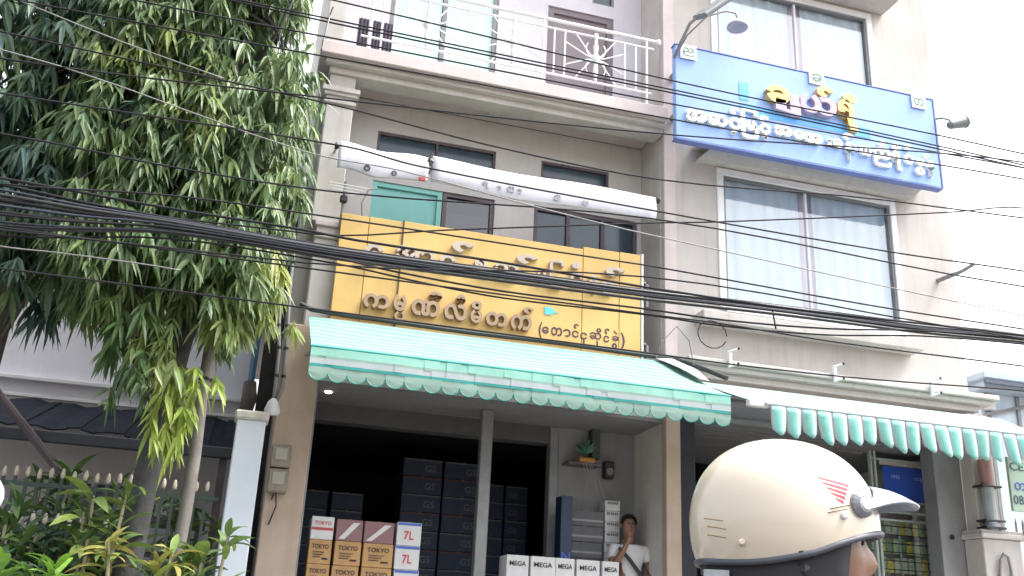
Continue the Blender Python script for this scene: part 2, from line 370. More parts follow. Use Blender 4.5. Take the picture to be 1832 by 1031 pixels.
# balcony railing
RL = thing('balcony_railing', 'white metal balcony railing with three starburst medallions above the balcony slab', 'railing', (2.5, 9.84, 7.68))
yr = 9.84; kx = 9.84/9.75
def rx(x): return x*kx
ZT = 8.64; ZU = 8.52; ZL = 7.86
mb = MB(); mb.tube([(.62, yr, ZT), (4.45, yr, ZT)], .022, 8); obj('top_rail', mb, M_white, RL)
mb = MB(); mb.tube([(.70, yr, ZU), (4.40, yr, ZU)], .014, 6); obj('rail', mb, M_white, RL)
mb = MB(); mb.tube([(.70, yr, ZL), (4.36, yr, ZL)], .014, 6); obj('rail', mb, M_white, RL)
for x in (.80, .93, 1.07, 1.99, 2.92, 3.06, 3.20, 4.0, 4.15, 4.30):
    mb = MB(); big = x in (.80, 2.92, 4.30)
    mb.tube([(x, yr, 7.68 if big else ZL), (x, yr, ZT if big else ZU)], .016 if big else .012, 6); obj('baluster', mb, M_white, RL)
mb = MB(); mb.lathe([(.0, -.04), (.03, -.03), (.04, 0), (.03, .03), (0, .04)], (4.46, yr, ZT), n=10); obj('finial', mb, M_white, RL)
for x in (1.47, 2.54, 3.61):
    zc = 8.2; m0 = MB()
    m0.lathe([(.012, -.33), (.02, -.30), (.02, -.24), (.034, -.20), (.03, -.12), (.022, -.08), (.05, -.03), (.055, 0), (.05, .03), (.022, .08), (.03, .12), (.036, .17), (.022, .22), (.02, .3), (.03, .34), (.02, .37), (.0, .38)], (x, yr, zc), n=10)
    md = obj('medallion', m0, M_white, RL, smooth=True)
    for a in (22, 50, 130, 158, 202, 230, 310, 338):
        ca, sa = math.cos(R(a)), math.sin(R(a)); ln = min(.40/abs(ca), .31/abs(sa)) if abs(sa) > .3 else .34
        m1 = MB(); m1.tube([(x+ca*.03, yr, zc+sa*.03), (x+ca*.12, yr, zc+sa*.07), (x+ca*ln, yr, zc+sa*ln)], .009, 5); obj('ray_bar', m1, M_white, md)
    for s in (-1, 1):
        for q in (-1, 1):
            pts = [(x+s*(.04+.09*math.sin(t*.9)), yr, zc+q*(.03+.11*(1-math.cos(t*.9)))) for t in (0, .5, 1, 1.5, 2, 2.6)]
            m1 = MB(); m1.tube(pts, .008, 5); obj('scroll', m1, M_white, md)
# dark cloth panels hung behind the railing
for a, b in ((.66, .78), (.83, .93), (.955, 1.07)):
    mb = MB(); n = 8
    for k in range(n):
        xa, xb = a+(b-a)*k/n, a+(b-a)*(k+1)/n; ya, yb_ = 9.90+.012*math.sin(k*2.1), 9.90+.012*math.sin((k+1)*2.1)
        mb.add([(xa, ya, 7.69), (xb, yb_, 7.69), (xb, yb_, 8.14), (xa, ya, 8.14), (xa, ya+.006, 7.69), (xb, yb_+.006, 7.69), (xb, yb_+.006, 8.14), (xa, ya+.006, 8.14)], [(0, 1, 2, 3), (7, 6, 5, 4), (3, 2, 6, 7), (0, 4, 5, 1)])
    tag(obj('hung_cloth', mb, mat('cloth_purple', (.10, .085, .12), .9, .2, 12), org=((a+b)/2, 9.9, 7.69)), 'dark purple cloth hanging behind the left end of the balcony railing', 'cloth', 'dark cloths on the railing')

# ------------------------------------------------------------------ yellow sign
S = thing('yellow_sign', 'long yellow shop signboard with raised Burmese letters above the mint awning', 'sign', (2.46, 9.85, 4.36))
segs = [(.72, 1.02), (1.025, 1.40), (1.405, 3.50), (3.505, 3.95), (3.955, 4.22)]
for i, (a, b) in enumerate(segs):
    mb = MB(); yo = .012 if i < 2 else 0
    mb.box(a, b, 9.83+yo, 9.95, 4.37, 5.60 + .05*(a-.7)/3.5, bev=.006); obj('panel', mb, M_yellow, S)
mb = MB(); mb.box(.70, 4.24, 9.80, 9.9, 4.33, 4.37, bev=.006).box(.70, 4.24, 9.815, 9.85, 4.425, 4.437); obj('trim', mb, mat('sign_trim', (.60, .38, .16), .5), S)
mb = MB(); mb.box(4.225, 4.25, 9.82, 9.96, 4.36, 5.66, bev=.004); obj('edge_strip', mb, M_whitealu, S)
mb = MB(); mb.box(1.396, 1.41, 9.826, 9.85, 4.38, 5.62); obj('joint_cover', mb, mat('dark_gap', (.12, .08, .04), .8), S)
for z in (4.6, 5.35):
    mb = MB(); mb.box(4.25, 4.36, 9.93, 9.955, z-.01, z+.012).box(4.335, 4.36, 9.93, 10.0, z-.3, z+.01); obj('bracket', mb, M_steel, S)
Y0 = [('ေ',1.10,5.17,0.20,0.20),('အ',1.46,5.21,0.26,0.17),('ာ',1.68,5.20,0.16,0.18),('င',1.91,5.18,0.18,0.18),('်',2.07,5.38,0.24,0.13),('ရ',2.30,5.18,0.17,0.21),('ည',2.58,5.17,0.29,0.18),('်',2.82,5.35,0.25,0.12),('မ',2.99,5.18,0.10,0.17),('ြ',3.17,5.23,0.17,0.34),('င',3.41,5.20,0.16,0.18),('့',3.40,5.37,0.10,0.08),('န',3.61,5.17,0.12,0.22),('င',3.79,5.16,0.18,0.18),('်',3.88,5.36,0.24,0.12)]
Y1 = [('က',1.18,4.62,0.28,0.16),('မ',1.43,4.64,0.14,0.19),('ပ',1.44,4.49,0.12,0.10),('ဏ',1.71,4.62,0.31,0.18),('ီ',1.81,4.77,0.14,0.10),('လ',2.04,4.62,0.25,0.18),('ီ',2.09,4.77,0.10,0.11),('မ',2.27,4.60,0.13,0.15),('ိ',2.27,4.73,0.12,0.10),('တ',2.50,4.60,0.24,0.16),('က',2.78,4.60,0.24,0.18),('်',2.86,4.75,0.12,0.08)]
Y2 = [('(',3.02,4.56,0.04,0.19),('ေ',3.08,4.57,0.08,0.08),('တ',3.21,4.57,0.13,0.10),('ာ',3.33,4.57,0.09,0.09),('င',3.43,4.57,0.08,0.08),('်',3.44,4.66,0.06,0.06),('င',3.53,4.56,0.08,0.08),('ု',3.54,4.49,0.03,0.07),('ဆ',3.67,4.58,0.14,0.08),('ိ',3.71,4.65,0.06,0.05),('ု',3.70,4.49,0.03,0.07),('င',3.80,4.56,0.07,0.08),('်',3.81,4.65,0.06,0.07),('ခ',3.91,4.58,0.08,0.06),('ွ',3.90,4.49,0.06,0.07),('ဲ',3.91,4.65,0.05,0.04),(')',4.00,4.56,0.05,0.20)]
for c in Y0: letter(*c, 9.765, .08, M_paleletter, S, bold=.035)
for i, c in enumerate(Y1): letter(*c, 9.765, .08, M_brownletter, S, bold=.035)
for c in Y2: letter(*c, 9.825, .012, M_darkletter, S, bold=.02)
mb = MB(); mb.add([(3.06, 9.822, 4.755), (3.13, 9.822, 4.75), (3.17, 9.822, 4.78), (3.22, 9.822, 4.79), (3.17, 9.822, 4.81), (3.13, 9.822, 4.84), (3.06, 9.822, 4.84)] + [(a, 9.83, b) for a, b in ((3.06, 4.755), (3.13, 4.75), (3.17, 4.78), (3.22, 4.79), (3.17, 4.81), (3.13, 4.84), (3.06, 4.84))], [tuple(range(7)), tuple(range(13, 6, -1))] + [(i, (i+1) % 7, (i+1) % 7+7, i+7) for i in range(7)])
obj('sticker', mb, mat('sticker_cyan', (.10, .52, .82), .5, .1, 20), S)

# ------------------------------------------------------------------ white rolled shade over the first-floor balcony
def shade(x0, x1, z0, label, bulge, hang):
    T = thing('rolled_shade', label, 'shade', ((x0+x1)/2, 9.72, z0-.3), 'white rolled shades')
    mb = MB(); n = 26; prof = 12
    rows = []
    for i in range(n+1):
        t = i/n; x = x0+(x1-x0)*t; row = []
        sg = .014*math.sin(t*9+x0) - .02*math.sin(math.pi*t)
        for k in range(prof):
            a = 2*math.pi*k/prof
            yy = 9.72 + .035*math.cos(a)*(1+.2*math.sin(7*t+k)); zz = z0 + sg + .155*math.sin(a)*(1 + bulge*math.sin(3.1*t+.6)) - (hang*(.5+.5*math.sin(t*14+k)) if math.sin(a) < -.5 else 0)
            row.append((x, yy, zz))
        rows.append(row)
    mb.add([v for r_ in rows for v in r_], [(i*prof+k, i*prof+(k+1) % prof, (i+1)*prof+(k+1) % prof, (i+1)*prof+k) for i in range(n) for k in range(prof)] + [tuple(range(prof)), tuple(n*prof+k for k in range(prof))])
    obj('fabric', mb, mat('vinyl_white', (.60, .59, .67), .55, .05, 3, .08, 30, streak=.1), T, smooth=True)
    mb = MB(); mb.tube([(x0-.03, 9.72, z0+.1), (x1+.03, 9.72, z0+.1)], .018, 8); obj('roller', mb, M_steel, T)
    for x in (x0-.03, x1+.03):
        mb = MB(); mb.lathe([(.035, -.02), (.04, 0), (.035, .02)], (x, 9.72, z0+.1), 'x', 10); obj('end_cap', mb, M_black, T)
        mb = MB(); mb.tube([(x, 9.73, z0+.1), (x, 9.99, z0+.16)], .012, 6); obj('arm', mb, M_steel, T)
    return T
T1 = shade(.60, 1.60, 6.225, 'short white rolled shade with printed spots beside the left column', .05, .012)
T2 = shade(1.64, 4.36, 6.235, 'long white rolled shade hanging across the dark first-floor windows', .05, .008)
for ch, x, z, s_ in (('ဝ', .92, 6.10, .07), ('ဝ', 1.22, 6.09, .06)): letter(ch, x, z, s_, s_, 9.672, .012, M_black, T1, 'print')
for ch, x, z, s_ in (('ရ', 2.26, 6.14, .08), ('ာ', 2.42, 6.13, .05), ('တ', 2.56, 6.14, .08), ('ာ', 2.66, 6.13, .06), ('ခ', 3.12, 6.13, .08), ('ပ', 3.46, 6.12, .07)): letter(ch, x, z, s_, s_, 9.672, .012, mat('faded_print', (.30, .30, .34), .7), T2, 'print')
mb = MB(); mb.box(1.50, 1.57, 9.672, 9.695, 6.06, 6.10, bev=.003); obj('red_mark', mb, mat('red_print', (.45, .05, .05), .6), T1)
mb = MB(); mb.tube([(1.62, 9.70, 6.36), (1.62, 9.66, 6.40), (1.60, 9.64, 6.30), (1.63, 9.64, 6.22), (1.60, 9.64, 6.14)], .012, 6)
tag(obj('hook', mb, M_black, org=(1.62, 9.7, 6.14)), 'black hook between the two white rolled shades', 'hook')
# tv antenna left of the shade
AN = thing('tv_antenna', 'small tv antenna with thin pale rods on a stub mast beside the left column', 'antenna', (.71, 9.9, 5.5))
mb = MB(); mb.tube([(.72, 9.9, 5.46), (.72, 9.86, 5.98)], .016, 6); obj('mast', mb, M_steel, AN)
for k in range(4):
    mb = MB(); z = 5.92-.035*k; mb.tube([(.54+.02*k, 9.80, z), (.98-.05*k, 9.80, z-.01)], .006, 5); obj('rod', mb, M_whitealu, AN)
mb = MB(); mb.tube([(.72, 9.78, 5.80), (.72, 9.92, 5.80)], .012, 5); obj('boom', mb, M_steel, AN)
mb = MB(); mb.box(.68, .76, 9.81, 9.88, 5.72, 5.80, bev=.015); obj('junction_box', mb, M_black, AN)
mb = MB(); mb.tube([(1.08, 9.9, 5.98), (.98, 9.86, 5.93), (.92, 9.84, 5.75), (.94, 9.86, 5.6), (.86, 9.86, 5.5), (.74, 9.88, 5.52)], .009, 6)
tag(obj('cable_loop', mb, M_wireL, org=(.95, 9.86, 5.5)), 'grey cable curling down beside the turquoise door', 'cable')

# ================================================================== RIGHT BUILDING
B = thing('building', 'pale plaster three-storey building with two big curtained windows and blue sign', 'building', (6.77, 10, GZ))
W1 = (5.34, 7.92, 5.18, 7.06); W2 = (5.32, 7.82, 8.3, 9.98)
mb = MB(); mb.wall(4.748, 8.78, 4.46, 12.2, 10, 10.22, [W1, W2]); obj('facade_wall', mb, M_plaster, B)
mb = MB(); mb.box(4.748, 4.95, 10.22, 18, GZ, 12.2).box(8.58, 8.78, 10.22, 18, GZ, 12.2).box(4.95, 8.58, 17.8, 18, GZ, 12.2).box(4.95, 8.58, 10.22, 17.8, 12.0, 12.2); obj('wall', mb, M_plaster, B)
mb = MB(); mb.box(4.95, 8.58, 11.2, 11.25, 4.5, 12); obj('room_back', mb, mat('room_dim', (.25, .26, .28), .9), B)
def big_window(o, mull, name):
    x0, x1, z0, z1 = o
    fm = MB(); f = .07; y = 9.975
    fm.box(x0-.02, x0+f, y, 10.06, z0, z1+.02, bev=.006).box(x1-f, x1+.02, y, 10.06, z0, z1+.02, bev=.006).box(x0+f, x1-f, y, 10.06, z1-f, z1+.02, bev=.006).box(x0+f, x1-f, y, 10.06, z0-.02, z0+f, bev=.006)
    fo = obj('window', fm, M_whitealu, B)
    im = MB(); im.box(x0+f, x0+f+.03, 10.0, 10.07, z0+f, z1-f).box(x1-f-.03, x1-f, 10.0, 10.07, z0+f, z1-f).box(x0+f+.03, x1-f-.03, 10.0, 10.07, z1-f-.03, z1-f); obj('inner_frame', im, M_steel, fo)
    for a, b in ((x0+f, mull), (mull, x1-f)):
        pm = MB(); pm.box(a+.01, b-.01, 10.035, 10.041, z0+f, z1-f); obj('pane', pm, M_glass, fo)
    mm = MB(); mm.box(mull-.016, mull+.016, 10.01, 10.055, z0+f, z1-f, bev=.005); obj('mullion', mm, M_whitealu, fo)
    # curtains: two gathered drapes and a lilac strip in the middle
    for a, b, mt, seed in ((x0, mull-.07, M_curtain, 1), (mull+.13, x1, M_curtain, 5), (mull-.16, mull+.16, M_curtainP, 9)):
        cm = MB(); n = int((b-a)*64); rr = random.Random(seed); ph = 0; zt = z1+.05
        dy = 10.085 if mt is M_curtain else 10.13
        ys = []
        for k in range(n+1):
            ph += rr.uniform(.25, .75); ys.append(dy + .015*math.sin(ph) + .010*math.sin(ph*.37))
        vs = []; fs = []
        for j in range(3):
            for k in range(n+1):
                x = a+(b-a)*k/n; vs.append((x + (j-1)*.012*math.sin(k*.5), dy+(ys[k]-dy)*(.7+.3*(2-j)/2), z0-.02+(zt-z0)*j/2))
        for j in range(2):
            for k in range(n): q = j*(n+1)+k; fs.append((q, q+1, q+n+2, q+n+1))
        cm.add(vs, fs); obj('curtain', cm, mt, fo, smooth=True)
big_window(W1, 6.60, 'w1'); big_window(W2, 6.61, 'w2')
mb = MB(); mb.box(4.97, 7.98, 9.74, 9.998, 4.93, 5.06, bev=.01); obj('sill', mb, M_plaster, B)
mb = MB()
mb.add([(5.20, 9.72, 7.27), (8.30, 9.72, 7.27), (8.30, 9.998, 7.27), (5.20, 9.998, 7.27), (5.02, 9.86, 7.10), (8.12, 9.86, 7.10), (8.12, 9.998, 7.10), (5.02, 9.998, 7.10)], [(0, 1, 2, 3), (4, 7, 6, 5), (0, 4, 5, 1), (1, 5, 6, 2), (3, 7, 4, 0), (2, 6, 7, 3)])
mb.box(5.0, 8.34, 9.68, 9.998, 7.272, 7.33, bev=.008); obj('window_hood', mb, M_plaster, B)
mb = MB(); mb.box(5.1, 8.05, 9.62, 9.998, 10.04, 10.16, bev=.01); obj('window_hood', mb, M_plaster, B)
mb = MB(); mb.box(4.752, 8.98, 9.70, 9.998, 4.40, 4.46, bev=.008).box(4.752, 8.92, 9.76, 9.998, 4.34, 4.398, bev=.006).box(4.752, 8.78, 9.85, 10.22, 4.26, 4.338, bev=.006); obj('ledge', mb, M_plaster, B)
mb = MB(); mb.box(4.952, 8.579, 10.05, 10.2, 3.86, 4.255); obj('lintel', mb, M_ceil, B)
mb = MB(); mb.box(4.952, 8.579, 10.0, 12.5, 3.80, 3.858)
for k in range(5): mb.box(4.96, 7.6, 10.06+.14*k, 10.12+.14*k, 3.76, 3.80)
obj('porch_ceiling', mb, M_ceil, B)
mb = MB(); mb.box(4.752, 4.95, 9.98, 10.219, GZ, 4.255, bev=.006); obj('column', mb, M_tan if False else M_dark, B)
mb = MB(); mb.box(8.13, 8.52, 9.98, 10.219, GZ, 4.255, bev=.008); obj('roller_shutter_post', mb, mat('shutter_grey', (.27, .27, .28), .5, .12, 5, streak=.3, metal=.2), B)
mb = MB(); mb.lathe([(.03, -.015), (.03, .0)], (8.28, 9.978, 2.72), 'y', 12); obj('lock', mb, M_black, B)
mb = MB(); mb.box(4.952, 8.579, 10.0, 17.7, GZ, FL-.2); obj('shop_floor', mb, MATS['tile_floor'], B)
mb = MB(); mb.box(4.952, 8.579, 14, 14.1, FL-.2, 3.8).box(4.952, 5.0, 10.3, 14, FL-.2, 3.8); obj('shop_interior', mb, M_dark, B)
mb = MB()
for x in (7.66, 7.72, 8.56): mb.box(x-.015, x+.015, 10.55, 10.6, FL-.2, 3.799)
for z in (3.70, 3.18, 3.05, 2.95): mb.box(7.66, 8.57, 10.56, 10.59, z-.012, z+.012)
obj('display_frame', mb, mat('frame_pale', (.42, .48, .45), .5), B)
mb = MB(); mb.box(7.735, 8.545, 10.585, 10.59, FL-.2, 3.69); obj('pane', mb, M_glass, B)
GO = thing('goods_rack', 'green and yellow goods on a wire rack behind the shop glass below the blue poster', 'rack', (8.1, 10.8, FL-.2))
for k in range(20):
    z = FL-.1 + .105*k; mb = MB(); mb.tube([(7.70, 10.72, z), (8.56, 10.72, z)], .007, 5); obj('rack_bar', mb, M_black, GO)
for x in (7.72, 8.12, 8.54):
    mb = MB(); mb.tube([(x, 10.73, FL-.2), (x, 10.73, 2.96)], .012, 6); obj('rack_post', mb, MATS['frame_pale'], GO)
rr = random.Random(3)
for i in range(8):
    for j in range(9):
        x = 7.75 + .1*i; z = FL-.09 + .235*j + .012; c = rr.choice([(.40, .56, .30), (.62, .70, .45), (.75, .64, .12), (.22, .42, .24), (.68, .74, .60)])
        mb = MB(); mb.box(x, x+.085, 10.76, 10.86, z, z+.17+rr.uniform(-.03, .04), bev=.012); obj('goods_packet', mb, mat('packet_%.2f_%.2f' % (c[0], c[1]), c, .5, .35, 25), GO)
PO = thing('blue_poster', 'bright blue printed poster on the shop glass behind the helmet', 'poster', (8.15, 10.575, 3.2))
mb = MB(); mb.box(7.84, 8.46, 10.572, 10.578, 3.20, 3.62); obj('sheet', mb, mat('poster_blue', (.03, .10, .52), .4, .15, 4), PO)
word('တနင်', 8.3, 3.44, .1, 10.571, mat('poster_print', (.30, .42, .80), .5), PO); word('0945', 7.95, 3.47, .05, 10.571, MATS['poster_print'], PO)
mb = MB(); mb.box(7.80, 8.50, 10.575, 10.579, 3.635, 3.69); obj('header_strip', mb, mat('poster_top', (.5, .45, .42), .6, .3, 20), PO)

# blue sign, leaning slightly forward in front of the facade
S2 = thing('blue_sign', 'large blue sign box with gold and white Burmese lettering on the pale building', 'sign', (6.4, 9.5, 7.0))
mb = MB(); mb.box(4.49, 8.22, 9.405, 9.50, 7.05, 8.345, bev=.008); obj('sign_box', mb, M_blue, S2)
mb = MB(); mb.box(4.48, 8.23, 9.398, 9.505, 7.025, 7.048, bev=.006).box(4.48, 8.235, 9.40, 9.51, 8.347, 8.365, bev=.004).box(8.222, 8.24, 9.40, 9.51, 7.05, 8.345); obj('edge_trim', mb, M_bluedk, S2)
for x in (4.7, 8.1):
    mb = MB(); mb.box(x-.03, x+.03, 9.5, 9.998, 7.6, 7.66).box(x-.03, x+.03, 9.5, 9.998, 8.2, 8.26); obj('bracket', mb, M_steel, S2)
for a, b, c, d in ((5.35, 5.48, 7.75, 8.0), (5.36, 7.2, 7.56, 7.70)):
    mb = MB(); mb.box(a, b, 9.400, 9.404, c, d); obj('print_patch', mb, mat('sign_bright_blue', (.09, .38, .86), .45, .12, 2), S2)
B0 = [('ခ',5.86,7.89,0.33,0.25),('ျ',5.99,7.78,0.35,0.29),('ယ',6.42,7.86,0.54,0.28),('်',6.54,8.06,0.25,0.17),('ရ',6.84,7.80,0.27,0.44),('ီ',6.89,8.05,0.19,0.14)]
B1 = [('အ',4.74,7.37,0.28,0.16),('ဆ',5.02,7.37,0.27,0.16),('င',5.26,7.37,0.18,0.16),('်',5.26,7.54,0.12,0.10),('့',5.24,7.25,0.06,0.06),('ြ',5.46,7.41,0.24,0.42),('မ',5.48,7.39,0.14,0.14),('င',5.67,7.38,0.16,0.14),('်',5.66,7.51,0.13,0.10),('့',5.67,7.27,0.06,0.06),('အ',5.92,7.40,0.25,0.14),('ေ',6.14,7.39,0.15,0.13),('အ',6.34,7.38,0.26,0.14),('း',6.57,7.37,0.05,0.13),('ခ',6.69,7.38,0.14,0.13),('န',6.84,7.30,0.10,0.27),('်',6.85,7.50,0.16,0.11),('း',6.94,7.35,0.04,0.12),('တ',7.09,7.35,0.16,0.14),('ည',7.33,7.30,0.26,0.26),('်',7.35,7.49,0.11,0.09),('ိ',7.55,7.50,0.11,0.09),('ရ',7.54,7.30,0.14,0.27),('င',7.73,7.35,0.13,0.14),('်',7.74,7.52,0.11,0.08),('ခ',7.90,7.34,0.14,0.10),('ွ',7.88,7.21,0.14,0.11),('န',8.04,7.28,0.13,0.22),('်',8.01,7.44,0.08,0.08)]
for i, c in enumerate(B0): letter(*c, 9.33, .075, M_gold if i not in (1, 2) else M_mauve, S2, bold=.05)
for c in B1: letter(*c, 9.36, .045, M_wletter, S2, bold=.05)
for i, (x, z) in enumerate(((4.66, 8.26), (6.46, 8.29), (7.99, 8.26))):
    PL = thing('number_plate', ['small white plate with green scribble at the sign corner by the lamp arm', 'small white plate with marks on the middle of the sign top', 'small white plate with marks on the sign by the spotlight'][i], 'plate', (x, 9.39, z-.1), 'white plates on the blue sign')
    mb = MB(); mb.box(x-.11, x+.11, 9.382, 9.397, z-.1, z+.1, bev=.004); obj('plate', mb, M_wletter, PL)
    letter(['ည', 'ခ', 'တ'][i], x, z, .15, .12, 9.379, .003, mat('plate_ink', (.10, .22, .20), .6), PL, 'print')

# lamps on the sign
FLD = thing('floodlight', 'grey flat floodlight on a bent arm above the left end of the blue sign', 'lamp', (4.45, 9.4, 8.1))
mb = MB(); mb.tube([(4.48, 9.41, 8.16), (4.46, 9.2, 8.22), (4.52, 9.05, 8.42), (4.66, 8.95, 8.56)], .02, 7); obj('arm', mb, M_steel, FLD)
# tilted flat lamp head
hd = Matrix.Translation((4.80, 8.95, 8.66)) @ Matrix.Rotation(R(-44), 4, 'Y') @ Matrix.Rotation(R(25), 4, 'X')
mb = MB(); t = MB(); t.box(-.29, .33, -.12, .12, -.03, .035, bev=.02); mb.add([hd @ Vector(v) for v in t.v], t.f); fh = obj('lamp_head', mb, mat('lamp_housing', (.16, .18, .19), .45, .15, 9), FLD)
t = MB(); t.box(-.25, .29, -.09, .09, -.038, -.031); mb = MB(); mb.add([hd @ Vector(v) for v in t.v], t.f); obj('lens', mb, mat('lamp_lens', (.42, .47, .49), .25, .1, 12), fh)
GN = thing('gooseneck_lamp', 'small round lamp hanging from a thin curved arm before the upper window', 'lamp', (4.48, 9.35, 8.1))
mb = MB(); mb.tube([(4.50, 9.41, 8.18), (4.58, 9.25, 8.40), (4.80, 9.15, 8.66), (5.05, 9.12, 8.78), (5.18, 9.12, 8.78), (5.20, 9.12, 8.72)], .011, 6); obj('arm', mb, M_steel, GN)
mb = MB(); mb.lathe([(.015, .09), (.03, .08), (.05, .06), (.125, .0), (.13, -.03), (.12, -.035), (.04, .03)], (5.20, 9.12, 8.60), n=20); obj('lamp_shade', mb, mat('shade_mauve', (.42, .40, .46), .45), GN, smooth=True)
SPT = thing('spotlight', 'grey cone spotlight on a short arm at the right end of the blue sign', 'lamp', (8.24, 9.4, 7.9))
mb = MB(); mb.tube([(8.235, 9.5, 8.1), (8.30, 9.35, 8.06), (8.34, 9.25, 7.98)], .014, 6); obj('arm', mb, M_steel, SPT)
mb = MB(); mb.add([Matrix.Translation((8.40, 9.2, 7.92)) @ Matrix.Rotation(R(68), 4, 'Y') @ Vector(v) for v in MB().lathe([(.035, -.16), (.055, -.13), (.075, .1), (.085, .13), (.06, .12), (.04, .05)], (0, 0, 0), n=16).v], MB().lathe([(1, 0)]*6, (0, 0, 0), n=16).f)
obj('lamp_head', mb, MATS['lamp_housing'], SPT, smooth=False)
# small fittings on the facade
for i, (x, z) in enumerate(((5.26, 4.5), (6.63, 4.49), (7.97, 4.47))):
    BR = thing('pipe_bracket', 'white stub bracket with dark tip on the ledge over the second awning', 'bracket', (x, 9.68, z-.1), 'stub brackets on the ledge')
    mb = MB(); mb.box(x-.02, x+.02, 9.66, 9.70, z-.12, z+.06, bev=.006); obj('stub', mb, M_white, BR)
    for dz, ln in ((.06, .06), (-.12, .05)):
        mb = MB(); mb.tube([(x-.02, 9.68, z+dz-.01), (x+ln, 9.6, z+dz+.015)], .014, 6); obj('tip', mb, M_white, BR)
        mb = MB(); mb.tube([(x+ln, 9.6, z+dz+.015), (x+ln+.015, 9.585, z+dz+.02)], .015, 6); obj('cap', mb, M_black, BR)
mb = MB(); mb.tube([(8.50, 9.998, 6.02), (8.55, 9.6, 6.02), (8.57, 9.4, 6.05)], [.03, .024, .022], 8)
tag(obj('drain_spout', mb, M_steel, org=(8.5, 9.998, 6.02)), 'grey drain spout sticking out beside the lower curtained window', 'pipe')

# ================================================================== AWNINGS
AW = thing('mint_awning', 'mint striped awning with rounded scallops under the yellow sign', 'awning', (2.6, 9.7, 4.3))
x0, x1 = .50, 4.70; yt, zt, yf, zf = 9.76, 4.36, 8.68, 3.745
mb = MB(); nx, ny = 40, 34; vs = []; fs = []
for j in range(ny+1):
    for i in range(nx+1):
        u, v = i/nx, j/ny; x = x0+(x1-x0)*u
        sag = -.018*math.sin(math.pi*v)*(1+.5*math.sin(5*u)) + .013*(j % 2) + .008*math.sin(17*u+4*v)*math.sin(math.pi*v)
        if u > .93: sag -= .05*(u-.93)/.07*math.sin(math.pi*v)
        vs.append((x, yt+(yf-yt)*v, zt+(zf-zt)*v+sag))
for j in range(ny):
    for i in range(nx): q = j*(nx+1)+i; fs.append((q, q+1, q+nx+2, q+nx+1))
mb.add(vs, fs); mb.m = [(1 if (k//nx) % 4 == 3 else 0) for k in range(len(fs))]
sh = obj('sheet', mb, [mat('awning_sheet', (.26, .40, .35), .75, .12, 4, .05, 200, trans=.15, streak=.3, dirt=(.20, .30, .28)), mat('awning_sheet_line', (.15, .33, .28), .75, .15, 4, trans=.15)], AW)
sh.modifiers.new('thick', 'SOLIDIFY').thickness = .006
mb = MB(); mb.tube([(x0-.01, yf, zf), (x1+.01, yf, zf)], .016, 8); obj('front_bar', mb, M_teal, AW)
mb = MB(); mb.tube([(.40, 9.73, 4.47), (.52, 9.72, 4.42)] + [(.52+4.05*k/12, 9.735, 4.405+.006*math.sin(k)) for k in range(1, 13)] + [(4.70, 9.60, 4.33), (4.80, 9.35, 4.20), (4.90, 9.1, 4.06)], .026, 8); obj('top_edge_tube', mb, mat('awning_edge_black', (.03, .04, .04), .7), AW)  # black tube along the awning's top edge, turning down at the right
def band(za, zb, m, nm, d=0):
    b = MB(); n = 60
    for k in range(n):
        xa, xb = x0+(x1-x0)*k/n, x0+(x1-x0)*(k+1)/n
        fy = lambda x, z: yf-.012+d+.004*math.sin(x*5+z*3)+.0015*math.sin(x*13)
        vs_ = [(xa, fy(xa, zb), zb), (xb, fy(xb, zb), zb), (xb, fy(xb, za), za), (xa, fy(xa, za), za)]
        b.add(vs_, [(0, 1, 2, 3)])
    o = obj(nm, b, m, AW); o.modifiers.new('thick', 'SOLIDIFY').thickness = .004
band(3.735, 3.66, M_mint, 'valance_band'); band(3.66, 3.635, M_mintl, 'valance_band'); band(3.635, 3.585, M_awhite, 'valance_band'); band(3.585, 3.558, M_teal, 'valance_band'); 
ns = 24
for k in range(ns):
    xa, xb = x0+(x1-x0)*k/ns, x0+(x1-x0)*(k+1)/ns; xm = (xa+xb)/2; r_ = (xb-xa)/2
    pts = [(xa, 3.557)] + [(xm - r_*math.cos(a), 3.505 - r_*.82*math.sin(a)*(1+.05*math.sin(k*2.3))) for a in [math.pi*i/10 for i in range(11)]] + [(xb, 3.557)]
    cv = lambda x, z: yf-.012 + .012*math.cos((x-xm)/r_*1.5) - .02*(3.557-z)*math.sin(k*1.7) + .004*math.sin(xa*5+10)
    mb = MB(); n = len(pts)
    mb.add([(x, cv(x, z), z) for x, z in pts] + [(x, cv(x, z)+.004, z) for x, z in pts], [tuple(range(n)), tuple(range(2*n-1, n-1, -1))] + [(i, (i+1) % n, (i+1) % n+n, i+n) for i in range(n)])
    sc_ = obj('scallop', mb, M_mintl, AW)
    em = MB(); em.tube([(x, cv(x, z), z) for x, z in pts[1:-1]], .005, 4); obj('scallop_edge', em, M_teal, sc_)
for x in (.52, 4.68):
    mb = MB(); mb.tube([(x, 9.8, 3.95), (x, 9.2, 3.8), (x, yf, zf)], .016, 6); obj('arm', mb, M_steel, AW)
mb = MB(); mb.add([(4.35, 9.74, 4.39), (4.55, 9.72, 4.40), (4.74, 9.45, 4.22), (4.72, 9.15, 4.02), (4.58, 9.1, 4.02), (4.47, 9.35, 4.19)], [(0, 1, 2, 3, 4, 5)]); fl = obj('torn_flap', mb, M_awhite, AW); fl.modifiers.new('thick', 'SOLIDIFY').thickness = .004

